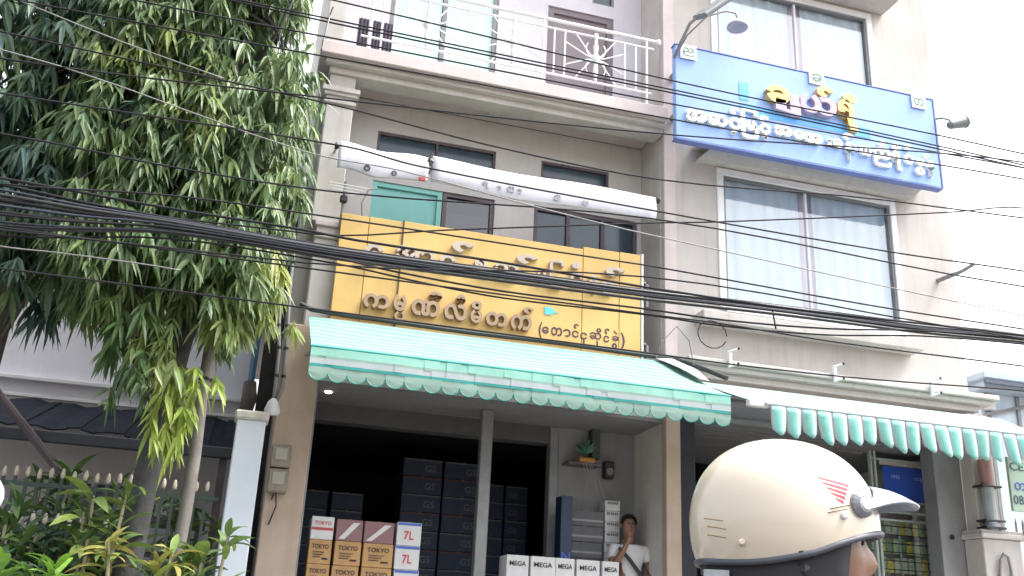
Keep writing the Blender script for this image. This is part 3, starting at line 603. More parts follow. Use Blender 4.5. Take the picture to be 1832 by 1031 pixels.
AW2 = thing('pleated_awning', 'pale awning with long pleated mint valance over the right shop', 'awning', (7.1, 9.7, 4.1))
x0b, x1b = 5.12, 9.35; ytb, ztb, yfb, zfb = 9.72, 4.17, 8.62, 3.70
mb = MB(); nx, ny = 40, 14; vs = []; fs = []
for j in range(ny+1):
    for i in range(nx+1):
        u, v = i/nx, j/ny; x = (4.80+(8.95-4.80)*u)*(1-v) + (x0b+(x1b-x0b)*u)*v
        vs.append((x, ytb+(yfb-ytb)*v, ztb+(zfb-ztb)*v - .02*math.sin(math.pi*v) + .006*math.sin(13*u+5*v)*math.sin(math.pi*v) - (.10*(u-.85)/.15*math.sin(math.pi*.5*v) if u > .85 else 0)))
for j in range(ny):
    for i in range(nx): q = j*(nx+1)+i; fs.append((q, q+1, q+nx+2, q+nx+1))
mb.add(vs, fs); mb.m = [(1 if (k//nx) % 3 == 1 else 0) for k in range(len(fs))]
sh = obj('sheet', mb, [mat('awning_sheet_pale', (.36, .45, .44), .75, .1, 4, trans=.15, streak=.25, dirt=(.26, .34, .33)), mat('awning_sheet_pale_stripe', (.22, .40, .36), .75, .1, 4, trans=.15)], AW2); sh.modifiers.new('thick', 'SOLIDIFY').thickness = .006
def zfr(x): u = (x-x0b)/(x1b-x0b); return zfb - (.10*(u-.85)/.15 if u > .85 else 0)
mb = MB(); mb.tube([(x0b-.05+(x1b-x0b+.05)*k/20, yfb, zfr(x0b-.05+(x1b-x0b+.05)*k/20)) for k in range(21)], .02, 8); obj('front_bar', mb, M_awhite, AW2)
npl = 24; rr = random.Random(4)
for k in range(npl):
    xa, xb = x0b+(x1b-x0b)*k/npl, x0b+(x1b-x0b)*(k+1)/npl; wd = xb-xa; zt_ = zfr((xa+xb)/2)-.02; ht = .33+rr.uniform(-.04, .03); sw = rr.uniform(-.01, .05)
    mb = MB(); n = 8; vs = []; m_ = []
    for j in range(7):
        v = j/6
        for i in range(n+1):
            u = i/n; edge = 1-.16*max(0, v-.45)/.55
            x = xa + wd*(.5+(u-.5)*edge) + sw*v
            dz = 1 if j < 6 else (1 - .22*abs(2*u-1)**1.6)
            if j == 5: dz = 1 - .05*abs(2*u-1)**2
            vs.append((x, yfb-.01 - .045*math.sin(math.pi*u)*(.4+.6*v) + .02*v*math.sin(k), zt_-ht*v*dz))
    for j in range(6):
        for i in range(n): q = j*(n+1)+i; mb.f.append((q, q+1, q+n+2, q+n+1)); mb.m.append(0 if .10 < (i+.5)/n < .58 else 1)
    mb.v = vs
    o = obj('pleat', mb, [mat('awning_pleat_mint', (.24, .58, .52), .7, .1, 8, trans=.25), M_awhite], AW2, smooth=True); o.modifiers.new('thick', 'SOLIDIFY').thickness = .004
mb = MB(); mb.tube([(x0b-.02, 9.75, 4.0), (x0b-.02, yfb, zfb)], .018, 6); obj('arm', mb, M_steel, AW2)
mb = MB(); mb.tube([(8.9, 9.75, 4.0), (9.0, yfb, zfr(9.0))], .018, 6); obj('arm', mb, M_steel, AW2)
mb = MB(); mb.box(x0b-.22, x0b+.02, yfb+.02, yfb+.1, zfb-.03, zfb+.04, bev=.01); obj('end_bracket', mb, M_whitealu, AW2)

# ================================================================== BOXES IN THE SHOP
M_card = mat('cardboard_tan', (.42, .25, .11), .8, .12, 6); M_cwhite = mat('carton_white', (.55, .55, .56), .7, .06, 6)
M_cgs = mat('carton_navy', (.014, .026, .06), .6, .2, 5); M_cred = mat('carton_red', (.38, .05, .05), .6, .1, 8); M_cmaroon = mat('carton_maroon', (.22, .12, .13), .7, .1, 8)
M_ink = mat('print_ink', (.03, .025, .03), .7); M_gsink = mat('print_grey', (.11, .12, .135), .6); M_redink = mat('print_red', (.5, .04, .05), .6); M_blueink = mat('print_blue', (.05, .12, .45), .6)
def carton(x, y, z, wx, wy, wz, m, label, grp, txt=None, ink=None, th=.05, strip=None, diag=False, name='carton'):
    c = thing(name, label, 'box', (x+wx/2, y+wy/2, z), grp)
    g = .004; jx, jy = random.uniform(-.007, .007), random.uniform(-.012, .012); c.location.x += jx; c.location.y += jy
    mb = MB(); mb.box(x+g, x+wx-g, y, y+wy, z+.001, z+wz-.002, bev=.005); obj('carton_body', mb, m, c)
    mb = MB(); mb.box(x+wx*.46, x+wx*.54, y+.004, y+wy-.004, z+wz-.003, z+wz, ); obj('tape', mb, mat('tape', (.45, .36, .22), .3), c)
    if strip is not None:
        za, zb, sm = strip; mb = MB(); mb.box(x+g+.006, x+wx-g-.006, y-.0025, y-.0005, z+wz*za, z+wz*zb); obj('print_band', mb, sm, c)
    if diag:
        mb = MB(); a = [(x+.03, z+.02), (x+.09, z+.02), (x+wx-.03, z+wz-.03), (x+wx-.10, z+wz-.03)]
        mb.add([(p, y-.003, q) for p, q in a] + [(p, y-.0005, q) for p, q in a], [(0, 1, 2, 3), (7, 6, 5, 4), (0, 4, 5, 1), (1, 5, 6, 2), (2, 6, 7, 3), (3, 7, 4, 0)]); obj('diagonal_stripe', mb, M_cwhite, c)
    if txt: word(txt, x+wx*.14, z+wz*.62, th, y-.004, ink, c, width=wx*.72)
    return c
ORD = ['topmost', 'second from top', 'third from top', 'fourth from top', 'fifth from top', 'sixth from top', 'seventh from top', 'eighth from top', 'ninth from top', 'tenth from top', 'eleventh from top', 'twelfth from top', 'thirteenth from top', 'fourteenth from top', 'fifteenth from top', 'sixteenth from top']
NTH = ['first', 'second', 'third', 'fourth', 'fifth']
G1 = 'stacked battery cartons at the shop front'
rows = 5; h = .235
for col, (xa, xb) in enumerate(((.80, 1.03), (1.04, 1.31), (1.33, 1.64), (1.66, 1.92))):
    for r in range(6):
        z = FL + h*r; wx = xb-xa
        if col == 3:
            if r < 6: cc = carton(xa, 10.12, z, wx, .3, h, M_cwhite, 'white carton with red mark, %s in the end stack beside the tan cartons' % ORD[5-r], G1, None, None, .08, (.86, .97, M_blueink)); word('7L', xa+.08, z+.06, .085, 10.116, M_redink, cc, width=.1)
        elif r == 5:
            if col == 0: carton(xa, 10.12, z, wx, .3, h-.01, M_cwhite, 'white carton with red TOKYO print atop the tan stack', G1, 'TOKYO', M_redink, .04, (.40, .52, M_cred))
            else: carton(xa, 10.12, z, wx, .3, h-.02, M_cmaroon, 'maroon carton with white diagonal stripe atop the %s stack from the tan column' % NTH[col], G1, diag=True)
        else:
            cc = carton(xa, 10.12, z, wx, .3, h, M_card, 'tan TOKYO carton, %s in the %s stack from the tan column' % (ORD[5-r], NTH[col]), G1, 'TOKYO', M_ink, .045)
            for q in range(3): word('nnnnnnn', xa+wx*.2, z+h*(.46-.1*q), .012, 10.116, MATS['print_ink'], cc, width=wx*(.5-.08*q))
            mb = MB(); mb.box(xa+wx*.6, xa+wx*.85, 10.115, 10.119, z+h*.18, z+h*.26); obj('print_block', mb, M_ink, cc)
for r in range(6):
    carton(1.50, 10.44, FL+h*r, .2, .2, h, M_cwhite, 'white red-banded carton behind the striped ones, %s of its stack' % ORD[5-r], 'cartons behind the front stack', 'MF', M_redink, .04, (.84, .96, M_cred))
G2 = 'white battery cartons in the low front row'
xs = [2.84, 3.10, 3.39, 3.62, 3.90]; ws = [.25, .28, .22, .27, .2]
for i in range(5):
    for r in range(4):
        carton(xs[i], 10.14, FL+.292*r, ws[i], .3, .292, M_cwhite, 'white MEGA carton, %s of the %s stack from the middle post' % (ORD[3-r], NTH[i]), G2, 'MEGA', M_ink, .05, (.02, .22, M_blueink))
G3 = 'dark battery cartons stacked in the back of the shop'
for x in (1.98, 2.50):
    for r in range(11):
        cc = carton(x, 12.0, FL+.218*r, .5, .35, .218, M_cgs, 'navy GS carton, %s in the tall stack %s the middle post' % (ORD[10-r], 'clear of' if x < 2.2 else 'half behind'), G3, None, None, .05, (.90, .97, mat('strip_dim_red', (.12, .025, .03), .6) if r % 2 else M_gsink))
        word('GS', x+.28, FL+.218*r+.06, .085, 11.996, M_gsink, cc)
for x in (3.02, 3.34):
    for r in range(10):
        cc = carton(x, 12.1, FL+.218*r, .3, .35, .218, M_cgs, 'navy carton past the post, %s in the stack %s the door jamb' % (ORD[9-r], 'clear of' if x < 3.2 else 'beside'), G3, None, None, .05, (.90, .97, M_gsink))
        if x > 3.2: word('GS', x+.05, FL+.218*r+.06, .07, 12.096, M_gsink, cc)
for r in range(9):
    for x in (.75, 1.18):
        carton(x, 12.4, FL+.218*r, .4, .35, .218, M_cgs, 'black carton behind tan ones, %s in the stack %s the wall' % (ORD[8-r], 'against' if x < 1 else 'off'), 'cartons along the left shop wall', None, None, .05, (.9, .97, mat('strip_dim', (.12, .12, .13), .6)))
for r in range(16):
    z = FL+.118*r
    carton(4.12, 10.62, z, .19, .2, .118, M_cwhite, 'small white carton, %s in the narrow tower behind the man' % ORD[15-r], 'narrow tower of small cartons', 'ooo', M_ink, .03)
for r in range(10):
    z = FL+.175*r
    carton(3.64, 10.60, z, .46, .22, .175, mat('carton_charcoal', (.10, .10, .11), .6, .2, 8), 'charcoal tray carton, %s in the stack against the grey shop wall' % ORD[9-r], 'charcoal trays by the shop wall', strip=(.3, .42, mat('strip_grey', (.26, .26, .28), .6)))
carton(3.50, 10.36, FL, .14, .2, 1.86, mat('carton_deep_blue', (.008, .022, .06), .5, .15, 6), 'tall narrow deep blue box beside the door jamb', 'blue display box', 'N', M_blueink, .1)
# spirit shelf and speaker on the shop wall
SH = thing('spirit_shelf', 'little wall shrine shelf with green plant and orange offering tray', 'shelf', (3.86, 10.7, 3.25))
mb = MB(); mb.box(3.66, 4.08, 10.62, 10.848, 3.27, 3.30, bev=.004); obj('board', mb, M_wood, SH)
mb = MB(); mb.box(3.80, 4.0, 10.62, 10.76, 3.302, 3.36, bev=.012); obj('offering_tray', mb, mat('tray_orange', (.42, .20, .05), .6), SH)
mb = MB(); mb.box(3.98, 4.08, 10.7, 10.846, 3.36, 3.74, bev=.006); obj('backboard', mb, mat('shrine_dark', (.05, .06, .055), .6), SH)
for k in range(26):
    a = rng.uniform(0, 6.28); ln = rng.uniform(.12, .26); el = rng.uniform(.5, 1.4)
    c = Vector((3.90, 10.70, 3.40)); d = Vector((math.cos(a)*math.cos(el), math.sin(a)*math.cos(el)*.6, math.sin(el))); sd = d.cross(Vector((0, 1, .2))).normalized()*.025
    mb = MB(); mb.add([c, c+d*ln*.5+sd, c+d*ln, c+d*ln*.5-sd], [(0, 1, 2, 3)]); obj('leaf', mb, mat('shrine_leaf', (.03, .12, .07), .5), SH)
for k in range(4):
    mb = MB(); mb.tube([(3.84+.03*k, 10.62, 3.30), (3.88+.05*k, 10.6, 3.12), (3.90+.07*k, 10.61, 2.98-.03*k)], .006, 5); obj('garland_string', mb, M_wireL, SH)
SPK = thing('wall_speaker', 'small black speaker box on the grey shop wall beside the shrine', 'speaker', (4.22, 10.8, 3.15))
mb = MB(); mb.box(4.16, 4.28, 10.74, 10.848, 3.16, 3.36, bev=.012); obj('cabinet', mb, M_black, SPK)
mb = MB(); mb.lathe([(.045, 0), (.045, -.006), (.03, .004), (.012, -.004)], (4.22, 10.738, 3.24), 'y', 14); obj('cone', mb, M_steel, SPK)

# ================================================================== THE MAN IN THE SHOP
skin_m = mat('skin_brown', (.20, .105, .07), .5, .12, 10)
def man(px, py, z0):
    P = thing('person', 'dark-haired man in white shirt with dark strap, hand raised to his chin', 'person', (px, py, z0))
    J = {'pel': (px, py, z0+.92, .14, .11), 'sp1': (px, py, z0+1.12, .14, .10), 'sp2': (px-.005, py-.01, z0+1.32, .17, .11), 'nk0': (px-.01, py-.015, z0+1.43, .075, .07), 'nk': (px-.015, py-.03, z0+1.49, .052), 'h1': (px-.02, py-.045, z0+1.56, .075, .085), 'h2': (px-.02, py-.04, z0+1.65, .082, .095), 'h3': (px-.02, py-.03, z0+1.71, .05, .06)}
    E = [('pel', 'sp1'), ('sp1', 'sp2'), ('sp2', 'nk0'), ('nk0', 'nk'), ('nk', 'h1'), ('h1', 'h2'), ('h2', 'h3')]
    for s, n in ((-1, 'l'), (1, 'r')):
        J.update({n+'sh': (px+s*.19, py, z0+1.38, .06), n+'el': (px+s*.25, py-.03, z0+1.12, .045), n+'wr': (px+s*.20, py-.20, z0+.98, .032), n+'ha': (px+s*.16, py-.28, z0+.96, .03, .02),
                  n+'hip': (px+s*.09, py, z0+.88, .09), n+'kn': (px+s*.10, py-.02, z0+.48, .06), n+'an': (px+s*.10, py+.02, z0+.09, .04), n+'toe': (px+s*.11, py-.12, z0+.035, .035)})
        E += [('sp2', n+'sh'), (n+'sh', n+'el'), (n+'el', n+'wr'), (n+'wr', n+'ha'), ('pel', n+'hip'), (n+'hip', n+'kn'), (n+'kn', n+'an'), (n+'an', n+'toe')]
        for q in range(4):
            J[n+'f%d' % q] = (px+s*(.13+.018*q), py-.35, z0+.94, .009); E.append((n+'ha', n+'f%d' % q))
        J[n+'th'] = (px+s*.11, py-.29, z0+.98, .010); E.append((n+'ha', n+'th'))
    J.update({'lel': (px-.24, py-.10, z0+1.13, .045), 'lwr': (px-.13, py-.20, z0+1.36, .032), 'lha': (px-.085, py-.19, z0+1.45, .03, .022), 'lth': (px-.05, py-.20, z0+1.47, .010)})
    for q in range(4): J['lf%d' % q] = (px-.05-.012*q, py-.165-.012*q, z0+1.525, .009)
    body = skin('body', J, E, skin_m, P, 2)
    # shirt, sarong, hair
    SJ = {'a': (px, py, z0+.95, .16, .125), 'b': (px, py, z0+1.12, .155, .118), 'c': (px-.005, py-.01, z0+1.32, .185, .125), 'd': (px-.01, py-.015, z0+1.41, .10, .085)}
    SE = [('a', 'b'), ('b', 'c'), ('c', 'd')]
    for s, n in ((-1, 'l'), (1, 'r')):
        SJ[n] = (px+s*.185, py, z0+1.375, .088); SJ[n+'2'] = (px+s*.225, py-.05 if s < 0 else py-.02, z0+1.22, .066); SE += [('c', n), (n, n+'2')]
    skin('shirt', SJ, SE, mat('shirt_white', (.62, .62, .63), .8, .06, 10), P, 2)
    mb = MB(); mb.tube([(px-.17, py-.12, z0+1.36), (px-.06, py-.16, z0+1.24), (px+.06, py-.155, z0+1.10), (px+.15, py-.12, z0+.98)], .022, 6); obj('strap', mb, M_black, P)
    mb = MB(); mb.lathe([(.15, .95), (.17, .8), (.18, .5), (.19, .14), (.17, .14)], (px, py, z0), n=20); obj('sarong', mb, mat('sarong_dark', (.06, .05, .07), .9, .2, 10), P, smooth=True)
    mb = MB(); n = 18
    for j in range(9):
        th = .02+math.pi*.56*j/8
        for k in range(n):
            a = 2*math.pi*k/n; fr = 1 if math.sin(a) > -.35 else max(.0, 1-.34*(j/8)*1.2)
            thh = th*fr if math.sin(a) <= -.35 else th
            mb.v.append((px-.02+.093*math.cos(a)*math.sin(thh)*1.0, py-.035+.108*math.sin(a)*math.sin(thh), z0+1.655+.098*math.cos(thh)))
    for j in range(8):
        for k in range(n): mb.f.append((j*n+k, j*n+(k+1) % n, (j+1)*n+(k+1) % n, (j+1)*n+k)); mb.m.append(0)
    obj('hair', mb, mat('hair_black', (.012, .011, .012), .55), P, smooth=True)
    for s in (-1, 1):
        mb = MB(); mb.lathe([(.0, -.004), (.013, -.003), (.013, .002)], (px-.02+s*.034, py-.127, z0+1.632), 'y', 8); obj('eye', mb, M_ink, P)
        mb = MB(); mb.tube([(px-.02+s*.09, py-.03, z0+1.64), (px-.02+s*.10, py-.025, z0+1.62), (px-.02+s*.09, py-.035, z0+1.59)], .012, 6); obj('ear', mb, skin_m, P)
    mb = MB(); mb.tube([(px-.02, py-.125, z0+1.64), (px-.02, py-.148, z0+1.60), (px-.02, py-.13, z0+1.592)], [.008, .016, .012], 8); obj('nose', mb, skin_m, P, smooth=True)
    mb = MB(); mb.box(px-.045, px+.005, py-.13, py-.12, z0+1.553, z0+1.561, bev=.003); obj('mouth', mb, mat('lips', (.16, .06, .05), .5), P)
man(4.36, 10.50-.02, FL-.02)

# ================================================================== LEFT SIDE: neighbour house, posts, fence
H = thing('house', 'pale lavender house with dark lean-to roof behind the trees', 'house', (-2.5, 13, GZ))
mb = MB(); mb.wall(-9, .02, GZ, 6.3, 13, 13.2, [(-2.1, -1.2, 1.6, 2.95), (-3.4, -2.7, 1.6, 2.95)]); mb.box(-9, -8.8, 13.2, 20, GZ, 6.3).box(-.18, .02, 13.2, 20, GZ, 6.3).box(-8.8, -.18, 19.8, 20, GZ, 6.3)
obj('wall', mb, mat('house_wall', (.76, .75, .81), .85, .05, 2, streak=.12), H)
mb = MB(); mb.box(-9.05, .07, 12.9, 12.998, 4.06, 4.12, bev=.01).box(-9.02, .05, 12.95, 12.998, 3.86, 3.90, bev=.006); obj('string_course', mb, M_white, H)
mb = MB(); mb.add([(-9.3, 12.6, 6.25), (.3, 12.6, 6.25), (.3, 16.5, 7.6), (-9.3, 16.5, 7.6), (-9.3, 20.4, 6.25), (.3, 20.4, 6.25)], [(0, 1, 2, 3), (3, 2, 5, 4)]); rf = obj('roof', mb, mat('roof_grey', (.18, .18, .20), .8, .15, 4), H); rf.modifiers.new('thick', 'SOLIDIFY').thickness = .08
sash(H, -2.1, -1.2, 1.6, 2.95, 13.05, M_white, M_dglass, .06, 'window', 2); sash(H, -3.4, -2.7, 1.6, 2.95, 13.05, M_white, M_dglass, .06, 'window', 1)
mb = MB(); nseg = 36
for k in range(nseg):   # corrugated lean-to sheet
    xa, xb = -5.2+5.15*k/nseg, -5.2+5.15*(k+1)/nseg; da, db = .02*math.sin(k*2.1), .02*math.sin((k+1)*2.1)
    s0 = lambda x: .10*max(0, (x+1.4))
    mb.add([(xa, 11.0, 3.18+da-s0(xa)), (xb, 11.0, 3.18+db-s0(xb)), (xb, 12.99, 3.83+db), (xa, 12.99, 3.83+da)], [(0, 1, 2, 3)])
lt = obj('lean_to_roof', mb, mat('tarred_sheet', (.016, .02, .032), .85, .3, 3, streak=.3, dirt=(.04, .045, .06), spec=.15), H); lt.modifiers.new('thick', 'SOLIDIFY').thickness = .015
mb = MB(); mb.box(-5.2, -.05, 10.96, 11.02, 3.02, 3.14, bev=.01); obj('eave_board', mb, mat('eave_dark', (.05, .055, .07), .6), H)
for x in (-5.0, -2.9, -.15):
    mb = MB(); mb.box(x-.04, x+.04, 11.04, 11.12, GZ, 3.05); obj('post', mb, M_wood, H)
mb = MB(); mb.tube([(-2.75, 10.9, 3.75), (-2.3, 10.9, 3.3), (-1.45, 10.9, 2.45), (-1.0, 10.9, 2.0), (-.2, 10.9, GZ)], .045, 8); tag(obj('prop_timber', mb, M_wood, org=(-.2, 10.9, GZ)), 'dark slanting timber prop leaning against the lean-to eave', 'timber')
# bench under the lean-to and stacked things
BN = thing('table', 'dark wooden table frame standing under the lean-to roof', 'table', (-.8, 11.6, GZ))
mb = MB(); mb.box(-1.35, -.25, 11.3, 11.9, 2.32, 2.39, bev=.01); obj('table_top', mb, M_wood, BN)
for x in (-1.3, -.34):
    for y in (11.34, 11.82): mb = MB(); mb.box(x, x+.06, y, y+.05, GZ, 2.32); obj('leg', mb, M_wood, BN)
mb = MB(); mb.box(-1.25, -.4, 11.86, 11.88, 2.0, 2.06); obj('stretcher', mb, M_wood, BN)
rr = random.Random(21)
for i in range(7):
    x = -1.3+.15*i; hh = rr.uniform(.10, .26); mb = MB()
    mb.lathe([(.035, 0), (.05, .02), (.055, hh*.6), (.03, hh*.85), (.035, hh)], (x, 11.5+rr.uniform(-.1, .2), 2.392), n=10)
    tag(obj('pot', mb, mat(['pot_white', 'pot_dark'][i % 2], [(.55, .55, .58), (.08, .08, .1)][i % 2], .5), org=(x, 11.5, 2.392), smooth=True), 'small %s pot on the table under the lean-to' % ['whitish', 'blackish'][i % 2], 'pot', 'pots under the lean-to')

GP = thing('gate_post', 'square bluish-white gate post with mossy cap beside the tan column', 'post', (.08, 9.7, GZ))
mb = MB(); mb.box(-.06, .215, 9.62, 9.88, GZ, 3.20, bev=.012); obj('shaft', mb, mat('post_bluewhite', (.60, .66, .74), .8, .06, 3, .1, 60, streak=.2), GP)
mb = MB(); mb.box(-.085, .24, 9.60, 9.905, 3.20, 3.29, bev=.02); obj('cap', mb, mat('post_cap', (.52, .50, .46), .9, .2, 8, .3, 30, streak=.5, dirt=(.10, .10, .07)), GP)
UP = thing('timber_pole', 'slim weathered grey wooden pole standing among the tree branches', 'pole', (-.375, 9.0, GZ))
mb = MB(); mb.tube([(-.375+.012*math.sin(k*1.7), 9.0, GZ+k*.5) for k in range(12)], [.062-.0012*k for k in range(12)], 9); obj('shaft', mb, mat('grey_timber', (.19, .175, .16), .9, .25, 5, .5, 30, streak=.4), UP, smooth=True)
for z in (3.4, 4.3):
    mb = MB(); mb.lathe([(.066, -.012), (.068, 0), (.066, .012)], (-.375, 9.0, z), n=10); obj('wire_tie', mb, M_black, UP)
# meter boxes and conduits on the tan column
for i, (z0_, z1_) in enumerate(((2.80, 3.02), (2.56, 2.785))):
    ME = thing('electric_meter', 'grey-brown electric meter box, %s one of two on the tan column' % ['upper', 'lower'][i], 'meter', (.40, 9.85, z0_), 'meter boxes')
    mb = MB(); mb.box(.31, .50, 9.78, 9.948, z0_, z1_, bev=.012); obj('case', mb, mat('meter_case', (.20, .175, .14), .6, .2, 10), ME)
    mb = MB(); mb.box(.345, .465, 9.772, 9.781, z0_+.07, z1_-.03, bev=.004); obj('window', mb, mat('meter_window', (.27, .25, .20), .2), ME)
    mb = MB(); mb.tube([(.40, 9.86, z0_), (.40+.02, 9.90, z0_-.12), (.37, 9.93, z0_-.3)], .008, 5); obj('lead', mb, M_black, ME)
for i, (xa, xb) in enumerate(((.185, .265), (.275, .335))):
    C = thing('conduit', 'grey plastic conduit with black ties %s the tan column edge' % ['running up left of', 'bending in along'][i], 'pipe', (xb, 9.92, 3.3), 'conduits by the column')
    pts = [Vector((xb if i == 0 else .24, 9.92, 3.32)), Vector((xb, 9.92, 3.62)), Vector((xb-.01, 9.92, 4.0)), Vector((xa+.03, 9.92, 4.3)), Vector((xa, 9.92, 4.75)), Vector((xa, 9.93, 5.2))]
    mb = MB(); mb.tube(pts, .02, 8); obj('pipe', mb, M_wireL, C, smooth=True)
    for k in range(6):
        t = .1+k*.16; q = t*(len(pts)-1); j = int(q); p = pts[j].lerp(pts[j+1], q-j); d = (pts[j+1]-pts[j]).normalized()*.014
        mb = MB(); mb.tube([p-d, p+d], .024, 8); obj('tie', mb, M_black, C)
mb = MB(); mb.tube([(.03, 12.86, 3.0), (.03, 12.86, 6.2)], .045, 9); tag(obj('downpipe', mb, mat('pipe_blue', (.10, .22, .36), .5), org=(.03, 12.86, 3.0)), 'blue plastic downpipe at the corner of the lavender house', 'pipe')
mb = MB(); mb.tube([(.02+.01*math.sin(k*2.7), 11.02, GZ+.185*k) for k in range(21)], [.095+.012*(k % 2)-.0012*k for k in range(21)], 10); tag(obj('palm_trunk', mb, mat('palm_bark', (.12, .105, .09), .95, .3, 10, .8, 22), org=(.02, 11.02, GZ), smooth=True), 'ringed grey palm trunk behind the white gate post', 'trunk')
mb = MB(); mb.box(.11, .31, 11.2, 11.4, GZ, 6.3); tag(obj('gap_wall', mb, mat('wall_gap_dark', (.05, .048, .047), .95, .3, 5, .5, 30), org=(.2, 11.3, GZ)), 'near-black wall standing in for the dark gap behind the conduits', 'wall')  # near-black colour stands in for the dark void between the houses
mb = MB(); mb.lathe([(.0, 0), (.07, .01), (.08, .05), (.05, .14), (.02, .17), (.0, .172)], (.262, 9.80, 3.30), n=12)
tag(obj('white_cable_box', mb, mat('plastic_white', (.7, .7, .76), .4), org=(.262, 9.8, 3.3), smooth=True), 'small white plastic bag tied where the conduits meet', 'bag')

# two rows of iron fence with pale tips
def fence(y, ztop, x0, x1, label):
    F = thing('iron_fence', label, 'fence', ((x0+x1)/2, y, GZ+.14))
    g = mat('fence_green', (.035, .06, .05), .6, .2, 8); tp = mat('fence_tip', (.52, .46, .37), .8, .2, 14)
    for z in (ztop-.12, ztop-1.0):
        mb = MB(); mb.box(x0, x1, y-.012, y+.012, z-.018, z+.018); obj('rail', mb, g, F)
    n = int((x1-x0)/.098)
    pb = MB(); pb.box(-.014, .014, -.014, .014, GZ+.14-ztop, -.06); tb = MB(); tb.lathe([(.015, -.06), (.019, -.045), (.021, -.02), (.017, .01), (.009, .03), (.0, .035)], (0, 0, 0), n=8)
    pm = tm = None
    for k in range(n):
        x = x0+.05+k*.098; dz = random.uniform(-.012, .012)
        if pm is None:
            p = obj('picket', pb, g); pm = p.data; bpy.data.objects.remove(p); q = obj('tip', tb, tp, smooth=True); tm = q.data; bpy.data.objects.remove(q)
        loc = Vector((x, y, ztop+dz)) - ORG[F.name]
        pk = link_copy(pm, 'picket', F, loc=loc); link_copy(tm, 'picket_tip', pk)
fence(9.75, 2.56, -4.6, -.12, 'dark green iron fence with pale picket tips, the taller row by the gate post')
fence(9.30, 2.12, -4.6, -.9, 'dark green iron fence with pale picket tips, the lower row among the plants')

# ================================================================== FOLIAGE
def leaf_geo(base, d, nrm, ln, wd, droop, col, mb):
    """a folded lanceolate leaf of eight triangles"""
    d = d.normalized(); sd = d.cross(nrm)
    if sd.length < 1e-4: sd = d.cross(Vector((1, 0, 0)))
    sd.normalize(); n2 = sd.cross(d)
    dn = Vector((0, 0, -1))
    p1 = base + d*ln*.30 + dn*droop*ln*.06; p2 = base + d*ln*.68 + dn*droop*ln*.26; p3 = base + d*ln*.98 + dn*droop*ln*.55
    b = len(mb.v)
    for p in (base, p1-sd*wd*.5+n2*wd*.14, p1, p1+sd*wd*.5+n2*wd*.14, p2-sd*wd*.38+n2*wd*.1, p2, p2+sd*wd*.38+n2*wd*.1, p3):
        mb.v.append((p.x, p.y, p.z)); mb.c.append(col)
    for f in ((0, 2, 1), (0, 3, 2), (1, 2, 5, 4), (2, 3, 6, 5), (4, 5, 7), (5, 6, 7)):
        mb.f.append(tuple(i+b for i in f)); mb.m.append(0)
def cluster(mb, c, out, n, L0, L1, rnd, hue, sink=None):
    dens = []
    tw = Vector((out.x*.5+rnd.uniform(-.3, .3), out.y*.5+rnd.uniform(-.3, .3), rnd.uniform(-.9, .1))).normalized()
    for k in range(n):
        t = k/n; p = c + tw*(.24*t); a = rnd.uniform(0, 6.28)
        d = Vector((math.cos(a), math.sin(a), -rnd.uniform(.35, 1.9))) + tw*.5
        ln = rnd.uniform(L0, L1); g = rnd.uniform(.75, 1.25)
        col = (hue[0]*g*rnd.uniform(.9, 1.15), hue[1]*g, hue[2]*g*rnd.uniform(.8, 1.2), 1)
        nn = Vector((rnd.uniform(-.5, .5), -.6+rnd.uniform(-.5, .5), 1))
        if sink is not None and rnd.random() < .06: sink.append((p, d.copy(), nn, ln, ln*rnd.uniform(.15, .2), col))
        else: leaf_geo(p, d, nn, ln, ln*rnd.uniform(.13, .26), rnd.uniform(.0, 1.6), col, mb)
def noise3(p, s, o):
    return (math.sin(p.x*s+o)+math.sin(p.y*s*1.1+o*2.3)+math.sin(p.z*s*.9+o*1.7)+math.sin((p.x+p.z)*s*.7+o*3.1)+math.sin((p.y-p.z+p.x)*s*1.3+o))/5
LEAF1 = None
